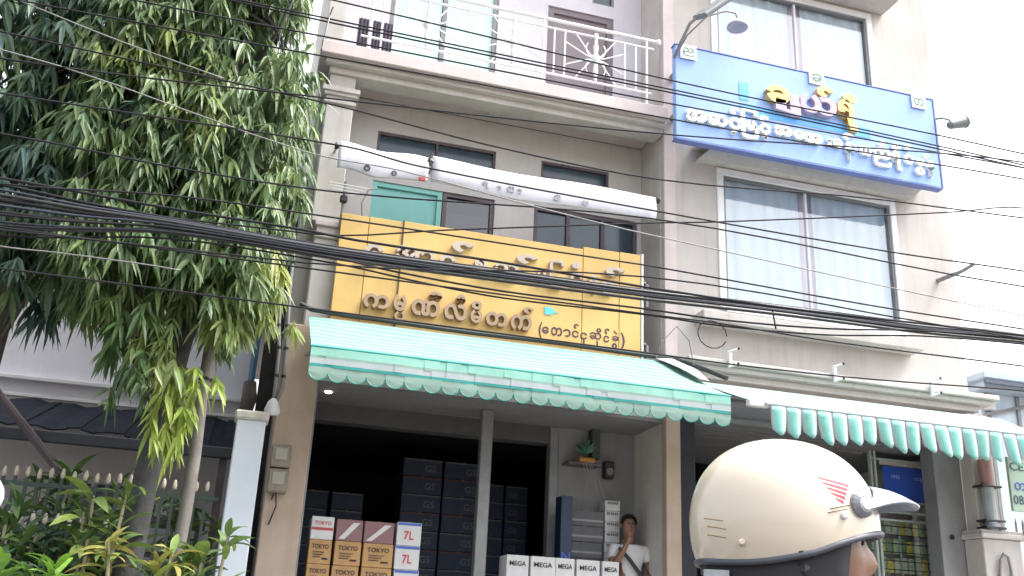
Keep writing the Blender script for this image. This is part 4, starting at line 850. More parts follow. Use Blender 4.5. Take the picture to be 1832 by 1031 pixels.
def tree(label, name, root, trunk, tr, limbs, vol, nclu, n_leaf, L, leafm, barkm, seed, hues, extra=(), leaves_as_parts=260):
    T = thing(name, label, 'tree', root); rnd = random.Random(seed)
    mb = MB(); mb.tube(trunk, tr, 9); tk = obj('trunk', mb, barkm, T, smooth=True)
    for pts, r0 in limbs:
        mb = MB(); n = len(pts); mb.tube(pts, [r0*(1-.75*i/(n-1)) for i in range(n)], 6); obj('limb', mb, barkm, T, smooth=True)
    cb = MB(); sink = []; tips = []
    k = tries = 0
    while k < nclu and tries < nclu*30:
        tries += 1
        p = Vector((rnd.uniform(*vol[0]), rnd.uniform(*vol[1]), rnd.uniform(*vol[2])))
        e = vol[3](p)
        if e <= 0: continue
        nz_ = noise3(p, 3.3, seed) + .5*noise3(p, 8.1, seed+2)
        if nz_ < -.34 - .25*(rnd.random() < .25): continue
        hue = hues[0] if nz_ > .28 else (hues[1] if rnd.random() < .6 else hues[2])
        cluster(cb, p, Vector((rnd.uniform(-1, 1), -.5, 0)), n_leaf, L[0], L[1], rnd, hue, sink); k += 1
        if k % 9 == 0: tips.append(p)
    for (c, n, sx, sz, hue) in extra:       # hanging sprays
        for q in range(n):
            p = Vector((c[0]+rnd.gauss(0, sx), c[1]+rnd.gauss(0, .10), c[2]+rnd.uniform(-sz, sz)))
            cluster(cb, p, Vector((0, -1, 0)), n_leaf, L[0], L[1], rnd, hue, sink)
        mb = MB(); mb.tube([(c[0]+.05, c[1]+.1, c[2]+sz+.5), (c[0], c[1]+.03, c[2]+.1), (c[0]-.02, c[1], c[2]-sz)], [.018, .012, .005], 5); obj('twig', mb, barkm, T)
    for p in tips:     # twigs that reach the leaf sprays
        q = min((Vector(x) for pts, _ in limbs for x in pts), key=lambda x: (x-p).length)
        mid = (p+q)/2 + Vector((0, 0, .1)); cbw = MB(); cbw.tube([q, mid, p], [.014, .01, .005], 4); obj('twig', cbw, barkm, T)
    sink.sort(key=lambda s_: s_[0].y); front = sink[:leaves_as_parts]
    for s_ in sink[leaves_as_parts:]: leaf_geo(*s_[:5], .8, s_[5], cb)
    cr = obj('crown', cb, leafm, T, kind='stuff')
    # the nearest leaves as pieces of their own, sharing mesh data
    meshes = []
    for h_ in hues:
        lb = MB(); leaf_geo(Vector((0, 0, 0)), Vector((1, 0, 0)), Vector((0, 0, 1)), 1, .18, .5, (*h_, 1), lb); lo = obj('leaf', lb, leafm); meshes.append(lo.data); bpy.data.objects.remove(lo)
    for i, (p, d, nn, ln, wd, col) in enumerate(front):
        d = d.normalized(); y = nn.cross(d).normalized(); z = d.cross(y)
        m4 = Matrix(((d.x, y.x, z.x, 0), (d.y, y.y, z.y, 0), (d.z, y.z, z.z, 0), (0, 0, 0, 1))); m4 = Matrix.Translation(p-ORG[T.name]) @ m4 @ Matrix.Scale(ln, 4)
        link_copy(meshes[i % len(meshes)], 'leaf', T, mw=m4)
    return T
def volA(p):
    # right edge bulges and recedes with height, underside rises away from the trunk
    xr = .08 + .12*math.sin(p.z*2.3+.6) + .08*math.sin(p.z*5.1) - (.10 if p.z > 6.5 else 0)*(p.z-6.5) - .30*max(0, p.y-9.55)
    zb = 4.18 + .22*math.sin(p.x*5.2) + .30*max(0, -.9-p.x)
    return 1 if (p.x < xr and p.z > zb) else 0
def volB(p):
    zb = 4.38 + .22*math.sin(p.x*4.1+1) ; return 1 if p.z > zb else 0
tree('tall drooping-leaved tree with lighter yellow-green leaves beside the shophouse', 'drooping_tree', (-.62, 8.9, GZ),
     [(-.74, 8.9, GZ), (-.76, 8.9, 1.6), (-.72, 8.92, 2.6), (-.66, 8.95, 3.4), (-.58, 9.0, 4.3), (-.52, 9.0, 5.6), (-.55, 9.0, 7.2), (-.5, 9.0, 9)], [.15, .12, .105, .10, .095, .08, .06, .02],
     [([(-.62, 8.95, 3.9), (-.95, 8.8, 4.5), (-1.3, 8.6, 5.2), (-1.5, 8.5, 6.2)], .05), ([(-.55, 9.0, 4.8), (-.2, 8.8, 5.3), (.05, 8.7, 5.8)], .04), ([(-.53, 9, 5.4), (-.9, 9.2, 6.2), (-1.3, 9.3, 7.2)], .045), ([(-.54, 9, 6.4), (-.2, 8.8, 7.0), (-.05, 8.7, 7.6)], .035), ([(-.6, 8.97, 4.1), (-.3, 8.6, 4.5), (-.05, 8.4, 4.6)], .03), ([(-.66, 8.95, 3.5), (-.85, 8.7, 3.75), (-.6, 8.5, 3.6)], .025)],
     ((-1.75, .3), (8.25, 9.9), (4.0, 8.9), volA), 3700, 12, (.10, .235), M_leaf, M_bark2, 5,
     [(1.35, 1.25, .9), (1.0, 1.05, 1.0), (.78, .9, 1.0)],
     extra=(((-.56, 8.55, 3.12), 22, .11, .34, (1.7, 1.55, .7)), ((-.72, 8.6, 3.55), 14, .12, .2, (1.3, 1.2, .9)), ((.1, 8.6, 4.42), 10, .08, .16, (1.7, 1.45, .8)), ((-.28, 8.6, 4.0), 20, .14, .16, (1.3, 1.2, .9)), ((-1.05, 8.7, 3.55), 22, .12, .40, (.6, .75, .7)), ((-.42, 8.7, 4.2), 18, .2, .14, (1.0, 1.0, .9)), ((-.85, 8.7, 3.95), 22, .2, .16, (1.1, 1.1, .9)), ((-.05, 8.7, 4.15), 16, .12, .18, (1.35, 1.25, .8)), ((-1.3, 8.8, 4.05), 14, .15, .14, (.8, .9, .9))))
tree('darker deep-green tree with long leaves at the garden side, thin trunk before the lavender wall', 'dark_tree', (-2.35, 9.6, GZ),
     [(-2.35, 9.6, GZ), (-2.33, 9.6, 2.6), (-2.28, 9.6, 4.0), (-2.3, 9.6, 6), (-2.2, 9.6, 9)], [.12, .10, .09, .07, .02],
     [([(-2.29, 9.6, 4.0), (-1.9, 9.3, 4.6), (-1.6, 9.1, 5.4)], .045), ([(-2.3, 9.6, 4.6), (-2.8, 9.3, 5.2), (-3.2, 9.2, 6)], .045), ([(-2.3, 9.6, 5.6), (-1.9, 9.2, 6.4), (-1.7, 9.0, 7.4)], .04), ([(-2.28, 9.6, 3.6), (-2.0, 9.3, 4.2), (-1.5, 9.2, 4.4)], .03)],
     ((-4.2, -1.15), (8.5, 10.6), (3.7, 8.9), volB), 2700, 12, (.12, .26), M_leafd, M_bark, 8,
     [(1.7, 1.55, 1.15), (1.0, 1.05, 1.15), (.75, .85, 1.15)],
     extra=(((-1.4, 8.9, 4.25), 10, .15, .12, (1.0, 1.1, .9)), ((-2.75, 8.9, 4.0), 10, .1, .25, (1.0, 1.1, .9))), leaves_as_parts=200)

# broad-leaved garden plants in front of the fence
def plant(label, x, y, h, nl, L, W, cols, group, seed, tuft=1):
    P = thing('garden_plant', label, 'plant', (x, y, GZ+.14), group); rnd = random.Random(seed)
    meshes = []
    for c in cols:
        lb = MB(); cc = (*c, 1)
        # broad leaf with midrib fold and arching blade
        n = 6; 
        for i in range(n+1):
            t = i/n; w_ = W*math.sin(math.pi*min(1, .06+t*.94))**.7*(1 if i < n else 0); zz = .32*t-.62*t*t
            lb.v += [(t, -w_/2, zz+.06*w_), (t, 0, zz-.10*w_), (t, w_/2, zz+.06*w_)]; lb.c += [cc]*3
        for i in range(n):
            q = i*3; lb.f += [(q, q+1, q+4, q+3), (q+1, q+2, q+5, q+4)]; lb.m += [0, 0]
        o = obj('leaf', lb, mat('broad_leaf', (.14, .19, .07), .58, .25, 6, attr='tint', trans=.25), smooth=True); meshes.append(o.data); bpy.data.objects.remove(o)
    for s in range(tuft):
        dx, dy = (rnd.uniform(-.28, .28), rnd.uniform(-.12, .12)) if tuft > 1 else (0, 0); hh = h*(rnd.uniform(.75, 1.0) if tuft > 1 else 1)
        mb = MB(); mb.tube([(x, y, GZ+.14), (x+dx*.6, y+dy*.6, GZ+.14+hh*.5), (x+dx, y+dy, GZ+.14+hh)], [.022, .018, .012], 6); obj('stem', mb, mat('stem_pale', (.27, .24, .16), .8), P)
        for k in range(nl):
            a = k*2.4+rnd.uniform(-.3, .3); el = rnd.uniform(-.25, 1.2); zz = GZ+.14+hh*(1-.35*rnd.random()**2)
            ln = L*rnd.uniform(.7, 1.15)
            m4 = Matrix.Translation(Vector((x+dx, y+dy, zz))-ORG[P.name]) @ Matrix.Rotation(a, 4, 'Z') @ Matrix.Rotation(-el, 4, 'Y') @ Matrix.Rotation(rnd.uniform(-.5, .5), 4, 'X') @ Matrix.Scale(ln, 4)
            link_copy(rnd.choice(meshes), 'leaf', P, mw=m4)
light = [(1.5, 1.5, .9), (1.15, 1.25, .9)]; dry = [(1.9, 1.25, .9), (1.9, 1.35, .9), (1.5, 1.5, .9), (1.2, 1.35, .9)]; deep = [(.6, .8, .75), (.8, 1.0, .8)]
plant('broad-leaved plant with drying brownish leaves before the lower fence row', -.62, 8.35, 1.55, 20, .26, .28, dry, None, 2, tuft=4)
plant('glossy green broad-leaved plant beside the white gate post', -.16, 8.75, 1.72, 16, .26, .34, light+deep, None, 3, tuft=4)
plant('pale strap-leaved plant reaching up past the hanging spray of the drooping tree', -.98, 8.7, 2.1, 14, .30, .26, light+deep, None, 4, tuft=3)
plant('dark broad-leaved plant at the garden end under the dark tree', -1.75, 8.9, 1.95, 18, .29, .24, deep, None, 5, tuft=4)
plant('low bright green plant in the corner of the garden bed', -1.35, 8.0, 1.42, 18, .26, .24, [(1.1, 1.6, .5), (.9, 1.3, .6)], None, 6, tuft=4)
plant('bushy green plant between the drying plant and the gate post', -.35, 8.9, 1.5, 14, .30, .2, deep+light, None, 7, tuft=4)
plant('dark leafy plant behind the lower fence row', -1.25, 9.52, 1.95, 14, .32, .18, deep, None, 8, tuft=4)
plant('deep green leafy plant by the table under the lean-to', -.62, 9.95, 2.05, 14, .30, .2, deep, None, 9, tuft=4)
plant('tall dark plant with hanging leaves behind the taller fence row', -1.75, 10.2, 2.3, 14, .34, .22, deep, None, 12, tuft=5)
plant('grey-green plant with long leaves between the two fence rows', -2.2, 9.5, 2.05, 14, .36, .2, deep+light, None, 13, tuft=5)
plant('leafy shrub with yellowish leaf edges beside the drooping tree trunk', -.95, 9.1, 1.75, 14, .28, .26, dry+deep, None, 14, tuft=4)
plant('mid-green bushy plant under the lean-to eave by the prop', -1.35, 10.45, 2.35, 15, .26, .24, deep+light, None, 15, tuft=5)
plant('dense dark plant under the lean-to beside the gate post', -.28, 10.2, 2.2, 15, .24, .24, deep+light, None, 16, tuft=5)
plant('small-leaved bush filling the corner behind the lower fence row', -2.0, 8.6, 1.85, 18, .22, .24, deep+light, None, 17, tuft=5)
gb = MB(); rnd = random.Random(77)
for k in range(2600):
    p = Vector((rnd.uniform(-4.2, -.1), rnd.uniform(7.9, 9.6), 0)); p.z = GZ+.14+rnd.uniform(0, 1.0+.75*(p.y-7.9)/1.7 + .18*math.sin(p.x*3.1)); p.x = min(p.x, -.12)
    for q in range(5):
        a = rnd.uniform(0, 6.28); leaf_geo(p, Vector((math.cos(a), math.sin(a), rnd.uniform(-.3, .9))), Vector((0, 0, 1)), rnd.uniform(.1, .2), rnd.uniform(.03, .06), .4, (rnd.uniform(.5, 1.1), rnd.uniform(.7, 1.2), .8, 1), gb)
sg = obj('undergrowth', gb, M_leafd, kind='stuff'); tag(sg, 'dense low green undergrowth filling the garden bed below the fence', 'undergrowth')
mb = MB(); mb.box(-4.6, -.1, 7.9, 9.62, GZ+.14, GZ+.16); tag(obj('garden_bed', mb, MATS['soil'], org=(-2.4, 8.8, GZ+.14)), 'soil bed under the garden plants', 'soil bed')

# ================================================================== RIGHT EDGE
RP = thing('wall_pier', 'beige masonry pier with moulded cap beside the grey shutter post', 'pier', (8.72, 9.9, GZ))
mb = MB(); mb.box(8.44, 8.98, 9.66, 9.97, GZ, 2.70, bev=.012); obj('pier_base', mb, M_plaster, RP)
mb = MB(); mb.box(8.40, 9.04, 9.61, 9.972, 2.70, 2.76, bev=.01).box(8.42, 9.01, 9.64, 9.971, 2.76, 2.80, bev=.006); obj('cap', mb, M_plaster, RP)
mb = MB(); mb.box(8.50, 8.82, 9.76, 9.970, 2.80, 4.2, bev=.01); obj('pier_shaft', mb, M_plaster, RP)
mb = MB(); mb.tube([(8.60, 9.64, 2.25), (8.62, 9.62, 2.46), (8.67, 9.62, 2.53), (8.73, 9.62, 2.50), (8.76, 9.63, 2.36), (8.77, 9.64, 2.2)], .018, 6); obj('iron_handle', mb, M_steel, RP)
TB = thing('pier_pipe', 'grey-blue pipe with red upper section held by dark brackets on the beige pier', 'tube', (8.60, 9.68, 2.84))  # pipe strapped to the pier, with no lamp in it
mb = MB(); mb.tube([(8.60, 9.67, 2.86), (8.60, 9.67, 3.32)], .075, 14); obj('tube', mb, mat('tube_grey', (.36, .40, .42), .3, .1, 4), TB, smooth=False)
mb = MB(); mb.tube([(8.60, 9.67, 3.32), (8.60, 9.67, 3.62)], .078, 14); obj('red_top', mb, mat('tube_red', (.42, .24, .22), .5), TB)
mb = MB(); mb.tube([(8.60, 9.67, 2.80), (8.60, 9.67, 2.86)], .07, 14); obj('blue_end', mb, mat('tube_blue', (.30, .42, .56), .4), TB)
for z in (3.30, 2.90, 2.82):
    mb = MB(); mb.box(8.46, 8.74, 9.585, 9.76, z-.012, z+.012, bev=.004); obj('bracket', mb, M_black, TB)
GS_ = thing('green_sign', 'pale green board with dark lettering beyond the beige pier', 'sign', (9.12, 9.8, 2.2))
mb = MB(); mb.box(8.80, 9.60, 9.52, 9.56, 3.02, 3.66, bev=.006); obj('board', mb, mat('board_green', (.36, .48, .40), .6, .08, 4, streak=.2), GS_)
for x in (9.08, 9.55): mb = MB(); mb.box(x-.02, x+.02, 9.562, 9.60, GZ+.14, 3.64); obj('post', mb, M_steel, GS_)
word('CE', 8.82, 3.50, .10, 9.518, mat('sign_ink', (.05, .10, .12), .6), GS_, width=.2); word('080', 8.82, 3.10, .11, 9.518, MATS['sign_ink'], GS_, width=.22); word('တ', 8.86, 3.27, .09, 9.518, M_blueink, GS_); word('ဖုန်း', 9.15, 3.3, .16, 9.518, MATS['sign_ink'], GS_)
for x in [8.98+.085*k for k in range(9)]:
    pass
FN = thing('gate_fence', 'grey iron gate bars below the pale green board', 'fence', (9.7, 9.75, GZ+.14))
for k in range(14):
    x = 9.02+.1*k; mb = MB(); mb.tube([(x, 9.75, GZ+.14), (x, 9.75, 2.92), (x, 9.75, 2.98)], [.013, .013, .002], 6); obj('bar', mb, M_steel, FN)
for z in (1.0, 2.75): mb = MB(); mb.box(9.0, 10.4, 9.735, 9.765, z-.015, z+.015); obj('rail', mb, M_steel, FN)
FH = thing('blue_shed', 'pale blue sheet-metal shed with flat eave and lettered panel behind the awning end', 'shed', (13.5, 13, GZ))
mb = MB(); mb.box(11.62, 16.5, 13.0, 17, GZ, 5.55); obj('wall', mb, mat('shed_blue', (.50, .60, .70), .6, .08, 2, streak=.15), FH)
mb = MB(); mb.box(11.40, 17, 12.6, 17.4, 5.68, 5.80, bev=.02).box(11.5, 17, 12.72, 17.3, 5.55, 5.679); obj('eave', mb, mat('eave_bluegrey', (.38, .46, .56), .5), FH)
mb = MB(); mb.box(11.42, 17, 12.59, 12.64, 5.60, 5.66); obj('gutter', mb, mat('gutter_dark', (.06, .08, .12), .5), FH)
for x in (11.75, 12.35, 12.95):
    mb = MB(); mb.box(x-.03, x+.03, 12.96, 12.999, GZ, 5.55); obj('rib', mb, M_steel, FH)
mb = MB(); mb.tube([(11.62, 12.93, 5.16), (12.6, 12.93, 5.42)], .03, 6); obj('brace', mb, M_steel, FH)
word('ဝစ', 12.05, 4.55, .35, 12.996, mat('shed_ink', (.10, .18, .24), .6), FH); word('ဝ', 12.7, 4.5, .35, 12.996, MATS['shed_ink'], FH)
mb = MB(); mb.box(11.66, 11.86, 12.90, 12.996, 5.24, 5.42, bev=.02); obj('junction_box', mb, mat('jbox', (.5, .5, .52), .5), FH)

# ================================================================== OVERHEAD CABLES
def cable(name, label, Y, r, pts, m=None, group='overhead cables', extend=True, dz=0, dy=0):
    P = [(x, z) for x, z in pts]
    if not extend: P = [(-13, P[0][1]+.5)] + P
    else:
        (xa, za), (xb, zb) = P[0], P[1]; s = max(-.06, min(.12, (za-zb)/(xb-xa))) ; P = [(-13, za + s*(xa+13)*.5)] + P
        (xa, za), (xb, zb) = P[-2], P[-1]; s = max(-.05, min(.08, (zb-za)/(xb-xa))); P = P + [(22, zb + s*(22-xb)*.6)]
    # smooth through the points
    q = []
    for i in range(len(P)-1):
        p0 = P[max(0, i-1)]; p1 = P[i]; p2 = P[i+1]; p3 = P[min(len(P)-1, i+2)]
        nn = 5
        for t in range(nn):
            u = t/nn; x = p1[0]+(p2[0]-p1[0])*u
            m1 = (p2[1]-p0[1])/max(.01, p2[0]-p0[0]); m2 = (p3[1]-p1[1])/max(.01, p3[0]-p1[0]); d = p2[0]-p1[0]
            z = (2*u**3-3*u*u+1)*p1[1]+(u**3-2*u*u+u)*m1*d+(-2*u**3+3*u*u)*p2[1]+(u**3-u*u)*m2*d
            q.append((x, Y+dy+.01*math.sin(x*.9+Y*20), z+dz))
    q.append((P[-1][0], Y+dy, P[-1][1]+dz))
    mb = MB(); mb.tube(q, r, 6)
    return tag(obj(name, mb, m or M_wire, smooth=True, org=q[0]), label, 'cable', group)
bund = [(-2.01,4.30),(-0.79,4.285),(0.54,4.26),(1.98,4.27),(3.28,4.285),(4.69,4.33),(6.16,4.36),(7.42,4.42)]
rr = random.Random(12)
for i in range(9):
    fan = (i-4)*.037
    pts = [(-2.0, 4.24-fan*1.15), (-1.4, 4.25-fan*.8)] + [(x, z - fan*(.42 if x < 0 else .33)+rr.uniform(-.006, .006)) for x, z in bund[1:]]
    cable('bundle_cable', ['black', 'dark blue-grey', 'charcoal'][i % 3]+' cable in the thick bundle sagging across the yellow sign', 7.6, rr.choice([.010, .012, .015]), pts, [M_wire, M_wire2, M_wire3][i % 3], group='bundled cables', dy=rr.uniform(-.03, .03))
DK = 'thin dark wire crossing %s'
CB = [(DK % 'just above the thick bundle over the sign letters',7.5,0.011,[(-2.02,4.42),(-0.80,4.38),(0.24,4.37),(0.70,4.35),(1.95,4.35),(3.24,4.32),(4.86,4.32),(7.33,4.40)],None),
(DK % 'below the thick bundle, dipping over the lower sign letters',7.55,0.009,[(-1.95,4.06),(-0.78,4.20),(0.54,4.19),(1.01,4.15),(1.97,4.11),(3.26,4.13),(4.08,4.13),(5.12,4.19),(6.18,4.31),(7.37,4.39)],None),
(DK % 'lowest of the wires drooping under the thick bundle',7.65,0.008,[(-1.97,4.02),(-0.78,4.19),(0.55,4.18),(1.26,4.12),(2.00,4.08),(3.30,4.11),(4.13,4.11),(5.19,4.17),(6.25,4.30),(7.46,4.37)],None),
('pale grey wire slanting from the tree top down across the lower window',7.2,0.006,[(-2.16,5.34),(0.18,4.92),(0.97,4.90),(2.12,4.78),(3.19,4.69),(7.07,4.48)],'L'),
(DK % 'the balcony slab and the blue sign middle',7.3,0.006,[(-1.31,6.07),(0.31,6.09),(3.55,6.10),(7.43,6.19)],None),
(DK % 'the balcony railing, upper of a close pair',7.5,0.006,[(-0.68,6.40),(0.30,6.40),(3.65,6.40),(7.09,6.36),(7.64,6.35)],None),
(DK % 'the balcony railing, lower of a close pair',7.5,0.008,[(-0.61,6.38),(0.30,6.365),(3.65,6.365),(7.09,6.325),(7.64,6.32)],None),
(DK % 'the railing medallions and the top of the gold letters',7.3,0.006,[(0.26,6.47),(3.55,6.35),(6.38,6.37),(7.46,6.36)],None),
(DK % 'the edge of the balcony slab and white letters',7.4,0.006,[(-1.91,5.93),(0.21,5.95),(3.59,6.01),(7.51,6.11)],None),
(DK % 'the grey soffit under the balcony',7.2,0.006,[(-1.95,5.27),(0.18,5.43),(3.49,5.73),(6.26,6.08),(7.34,6.18)],None),
(DK % 'the long rolled shade, upper one',7.2,0.005,[(-1.73,4.98),(0.50,5.03),(1.08,4.97),(3.11,4.93),(5.59,4.91),(7.14,4.95)],None),
(DK % 'the long rolled shade, lower one',7.3,0.005,[(-1.79,4.69),(-0.71,4.65),(0.55,4.67),(3.21,4.89),(6.36,4.84),(7.22,4.84)],None),
(DK % 'the top of the yellow sign',7.2,0.005,[(-1.93,4.25),(-0.79,4.36),(0.30,4.39),(3.01,4.40),(3.20,4.40),(5.41,4.34),(7.05,4.34)],None),
(DK % 'the lower curtained window, climbing toward the drain spout',7.7,0.005,[(0.35,4.43),(1.48,4.65),(3.38,5.04),(4.12,5.18),(6.80,5.74),(7.76,5.95)],None),
(DK % 'the foot of the lower curtained window',7.3,0.005,[(0.29,4.02),(3.20,4.33),(6.07,4.30),(7.13,4.29)],None),
(DK % 'the wall under the blue sign',7.4,0.005,[(0.19,5.51),(1.76,5.38),(3.36,5.35),(5.78,5.57)],None),
(DK % 'the plain wall under the lower window',7.4,0.006,[(3.20,4.03),(3.93,4.04),(5.13,4.02),(7.18,4.04)],None),
(DK % 'the ledge above the pleated awning',7.4,0.005,[(3.20,3.68),(4.20,3.68),(5.45,3.71),(7.14,3.79)],None),
('pale thin wire running through the top of the dark tree',7.4,0.006,[(-2.32,5.96),(-2.15,5.92),(-1.42,5.74),(-0.54,5.56)],'L'),
('pale thin wire low in front of the tree trunks',7.4,0.005,[(-1.88,3.85),(-1.50,3.86),(-0.85,3.86),(-0.62,3.85)],'L')]
for lb, Y, r, pts, c in CB: cable('overhead_wire', lb, Y, (max(r, .0074) if c is None else .0055), pts, M_wireL if c else None, extend=not ('low in front' in lb or 'top of the dark tree' in lb))
mb = MB(); mb.tube([(.21, 7.35, 5.98), (.24, 7.45, 6.40), (.26, 7.45, 6.5)], .007, 5); tag(obj('wire_spacer', mb, M_black, org=(.21, 7.35, 5.98)), 'short black spacer rod joining the wires left of the balcony', 'spacer')
mb = MB(); mb.tube([(4.58, 7.55, 4.12), (4.58, 7.6, 4.34)], .009, 5); tag(obj('wire_spacer', mb, M_black, org=(4.58, 7.55, 4.12)), 'short black clip under the bundle before the right building', 'spacer')
mb = MB(); mb.tube([(3.95+.16*math.cos(a)*.9, 7.58, 3.99+.13*math.sin(a)) for a in [i*.42 for i in range(15)]], .005, 5)
tag(obj('wire_coil', mb, M_wire, org=(3.95, 7.58, 4.1)), 'loop of thin spare wire hanging under the bundle', 'cable')
mb = MB(); mb.tube([(3.40, 7.58, 3.70), (3.46, 7.58, 3.86), (3.60, 7.58, 4.02), (3.72, 7.58, 3.90), (3.76, 7.58, 3.68)], .005, 5)
tag(obj('wire_coil', mb, M_wireL, org=(3.4, 7.58, 3.7)), 'thin grey wire arching over the pink pilaster', 'cable')
for x in (-13, 22):
    UPL = thing('utility_pole', 'round concrete utility pole carrying the overhead cables %s' % ('past the garden' if x < 0 else 'past the blue shed'), 'pole', (x, 7.45, GZ))
    mb = MB(); mb.tube([(x, 7.45, GZ), (x, 7.45, 8.2)], [.16, .10], 12); obj('shaft', mb, mat('concrete_pole', (.42, .41, .40), .9, .1, 5), UPL)
    for z in (4.3, 5.0, 6.0, 6.45): mb = MB(); mb.box(x-.04, x+.04, 7.0, 7.85, z-.04, z+.04); obj('cross_arm', mb, M_steel, UPL)

# ================================================================== RIDER AND SCOOTERS
def scooter(px, py, ang, label, body_m, mirrors=True, mir_up=.0):
    Q = thing('scooter', label, 'motorbike', (0, 0, 0)); ORG[Q.name] = Vector()
    def P(name, mb, m, parent=Q, smooth=False): return obj(name, mb, m, parent, smooth=smooth)
    for x in (-.60, .62):
        mb = MB(); mb.lathe([(.20, -.05), (.28, -.05), (.30, -.02), (.30, .02), (.28, .05), (.20, .05)], (x, 0, .30), 'y', 24); wv = P('wheel', mb, M_black)
        mb = MB(); mb.lathe([(.02, -.055), (.06, -.03), (.20, -.02), (.20, .02), (.06, .03), (.02, .055)], (x, 0, .30), 'y', 16); P('rim', mb, M_steel, wv)
    mb = MB(); mb.tube([(-.70, 0, .62), (-.35, 0, .60), (-.1, 0, .42), (.2, 0, .36), (.42, 0, .60), (.48, 0, .92)], [.10, .14, .12, .10, .10, .07], 10); P('body', mb, body_m, smooth=True)
    mb = MB(); mb.tube([(-.82, 0, .80), (-.5, 0, .79), (-.1, 0, .74), (.06, 0, .72)], [.09, .12, .12, .07], 10); P('seat', mb, M_black, smooth=True)
    mb = MB(); mb.tube([(.62, 0, .30), (.50, 0, .80), (.46, 0, 1.0)], .03, 8); P('fork', mb, M_steel)
    mb = MB(); mb.tube([(.36, .34, 1.02), (.44, .2, 1.04), (.47, 0, 1.02), (.44, -.2, 1.04), (.36, -.34, 1.02)], .015, 8); hb = P('handlebar', mb, M_black)
    mb = MB(); mb.lathe([(.0, .13), (.07, .1), (.09, .02), (.08, 0)], (.50, 0, .92), 'x', 14); P('headlight', mb, MATS['lamp_lens'], smooth=True)
    for s in (-1, 1):
        mb = MB(); mb.tube([(.44, s*.2, 1.04), (.47, s*.25, 1.16), (.45, s*.30, 1.24+mir_up)], .008, 6); st = P('mirror_stalk', mb, M_black)
        mb = MB(); mb.lathe([(.0, -.03), (.03, -.026), (.044, -.01), (.047, .008), (.042, .012), (.0, .012)], (.45, s*.32, 1.27+mir_up), 'x', 16); P('mirror', mb, mat('mirror_shell', (.50, .52, .52), .3, .05, 8, coat=.4), st, smooth=True)
    mb = MB(); mb.tube([(-.05, .16, .26), (-.05, -.16, .26)], .02, 6); P('footrest', mb, M_steel)
    Q.location = (px, py, GZ); Q.rotation_euler = (0, 0, ang)
    return Q
HX, HY, HZ = .812, 1.352, 1.517
HA = R(-20)
scooter(HX-.05, HY-.03, R(-6), 'dark red scooter under the helmeted rider', mat('scooter_red', (.25, .02, .03), .3, .05, 5, coat=.6), mir_up=-.15)
scooter(-.50-.39, 2.24-.39, R(80), 'grey scooter with a pale rounded mirror standing at the roadside', mat('scooter_grey', (.30, .31, .33), .3, .05, 5, coat=.6), mir_up=.06)

PR = thing('person', 'motorbike rider in dark jacket wearing a cream helmet with grey peak', 'person', (HX, HY, GZ))
M_body = mat('jacket_dark', (.03, .032, .05), .85, .2, 12)
M_skinr = mat('skin_rider', (.25, .135, .095), .5, .1, 12)
hx, hy, hz = HX, HY, HZ
cf, sf = math.cos(HA), math.sin(HA)
def L2W(x, y, z): return (hx + x*cf - y*sf, hy + x*sf + y*cf, hz + z)
def LP(x, y, z, *r): return (*L2W(x, y, z), *r)
bx, by = -.04, 0
J = {'pel': LP(-.16, 0, -.62, .15, .14), 's1': LP(-.13, 0, -.45, .145, .12), 's2': LP(-.07, 0, -.28, .165, .12), 'nk0': LP(-.035, 0, -.19, .075), 'nk': LP(-.02, 0, -.135, .058), 'jaw': LP(.005, 0, -.08, .062, .06)}
E_ = [('pel', 's1'), ('s1', 's2'), ('s2', 'nk0'), ('nk0', 'nk'), ('nk', 'jaw')]
for s, n in ((-1, 'l'), (1, 'r')):
    J.update({n+'sh': LP(-.05, s*.19, -.25, .062), n+'el': LP(.14, s*.25, -.42, .046), n+'wr': LP(.33, s*.29, -.36, .032), n+'ha': LP(.40, s*.30, -.335, .03, .022),
              n+'hip': LP(-.10, s*.11, -.64, .10), n+'kn': LP(.28, s*.17, -.66, .065), n+'an': LP(.12, s*.17, -1.0, .042), n+'toe': LP(.26, s*.18, -1.045, .035)})
    E_ += [('s2', n+'sh'), (n+'sh', n+'el'), (n+'el', n+'wr'), (n+'wr', n+'ha'), ('pel', n+'hip'), (n+'hip', n+'kn'), (n+'kn', n+'an'), (n+'an', n+'toe')]
    for q in range(4):
        J[n+'f%d' % q] = LP(.44, s*(.265+.022*q), -.33, .010); J[n+'g%d' % q] = LP(.45, s*(.265+.022*q), -.365, .009); E_ += [(n+'ha', n+'f%d' % q), (n+'f%d' % q, n+'g%d' % q)]
    J[n+'th'] = LP(.40, s*.25, -.35, .011); E_.append((n+'ha', n+'th'))
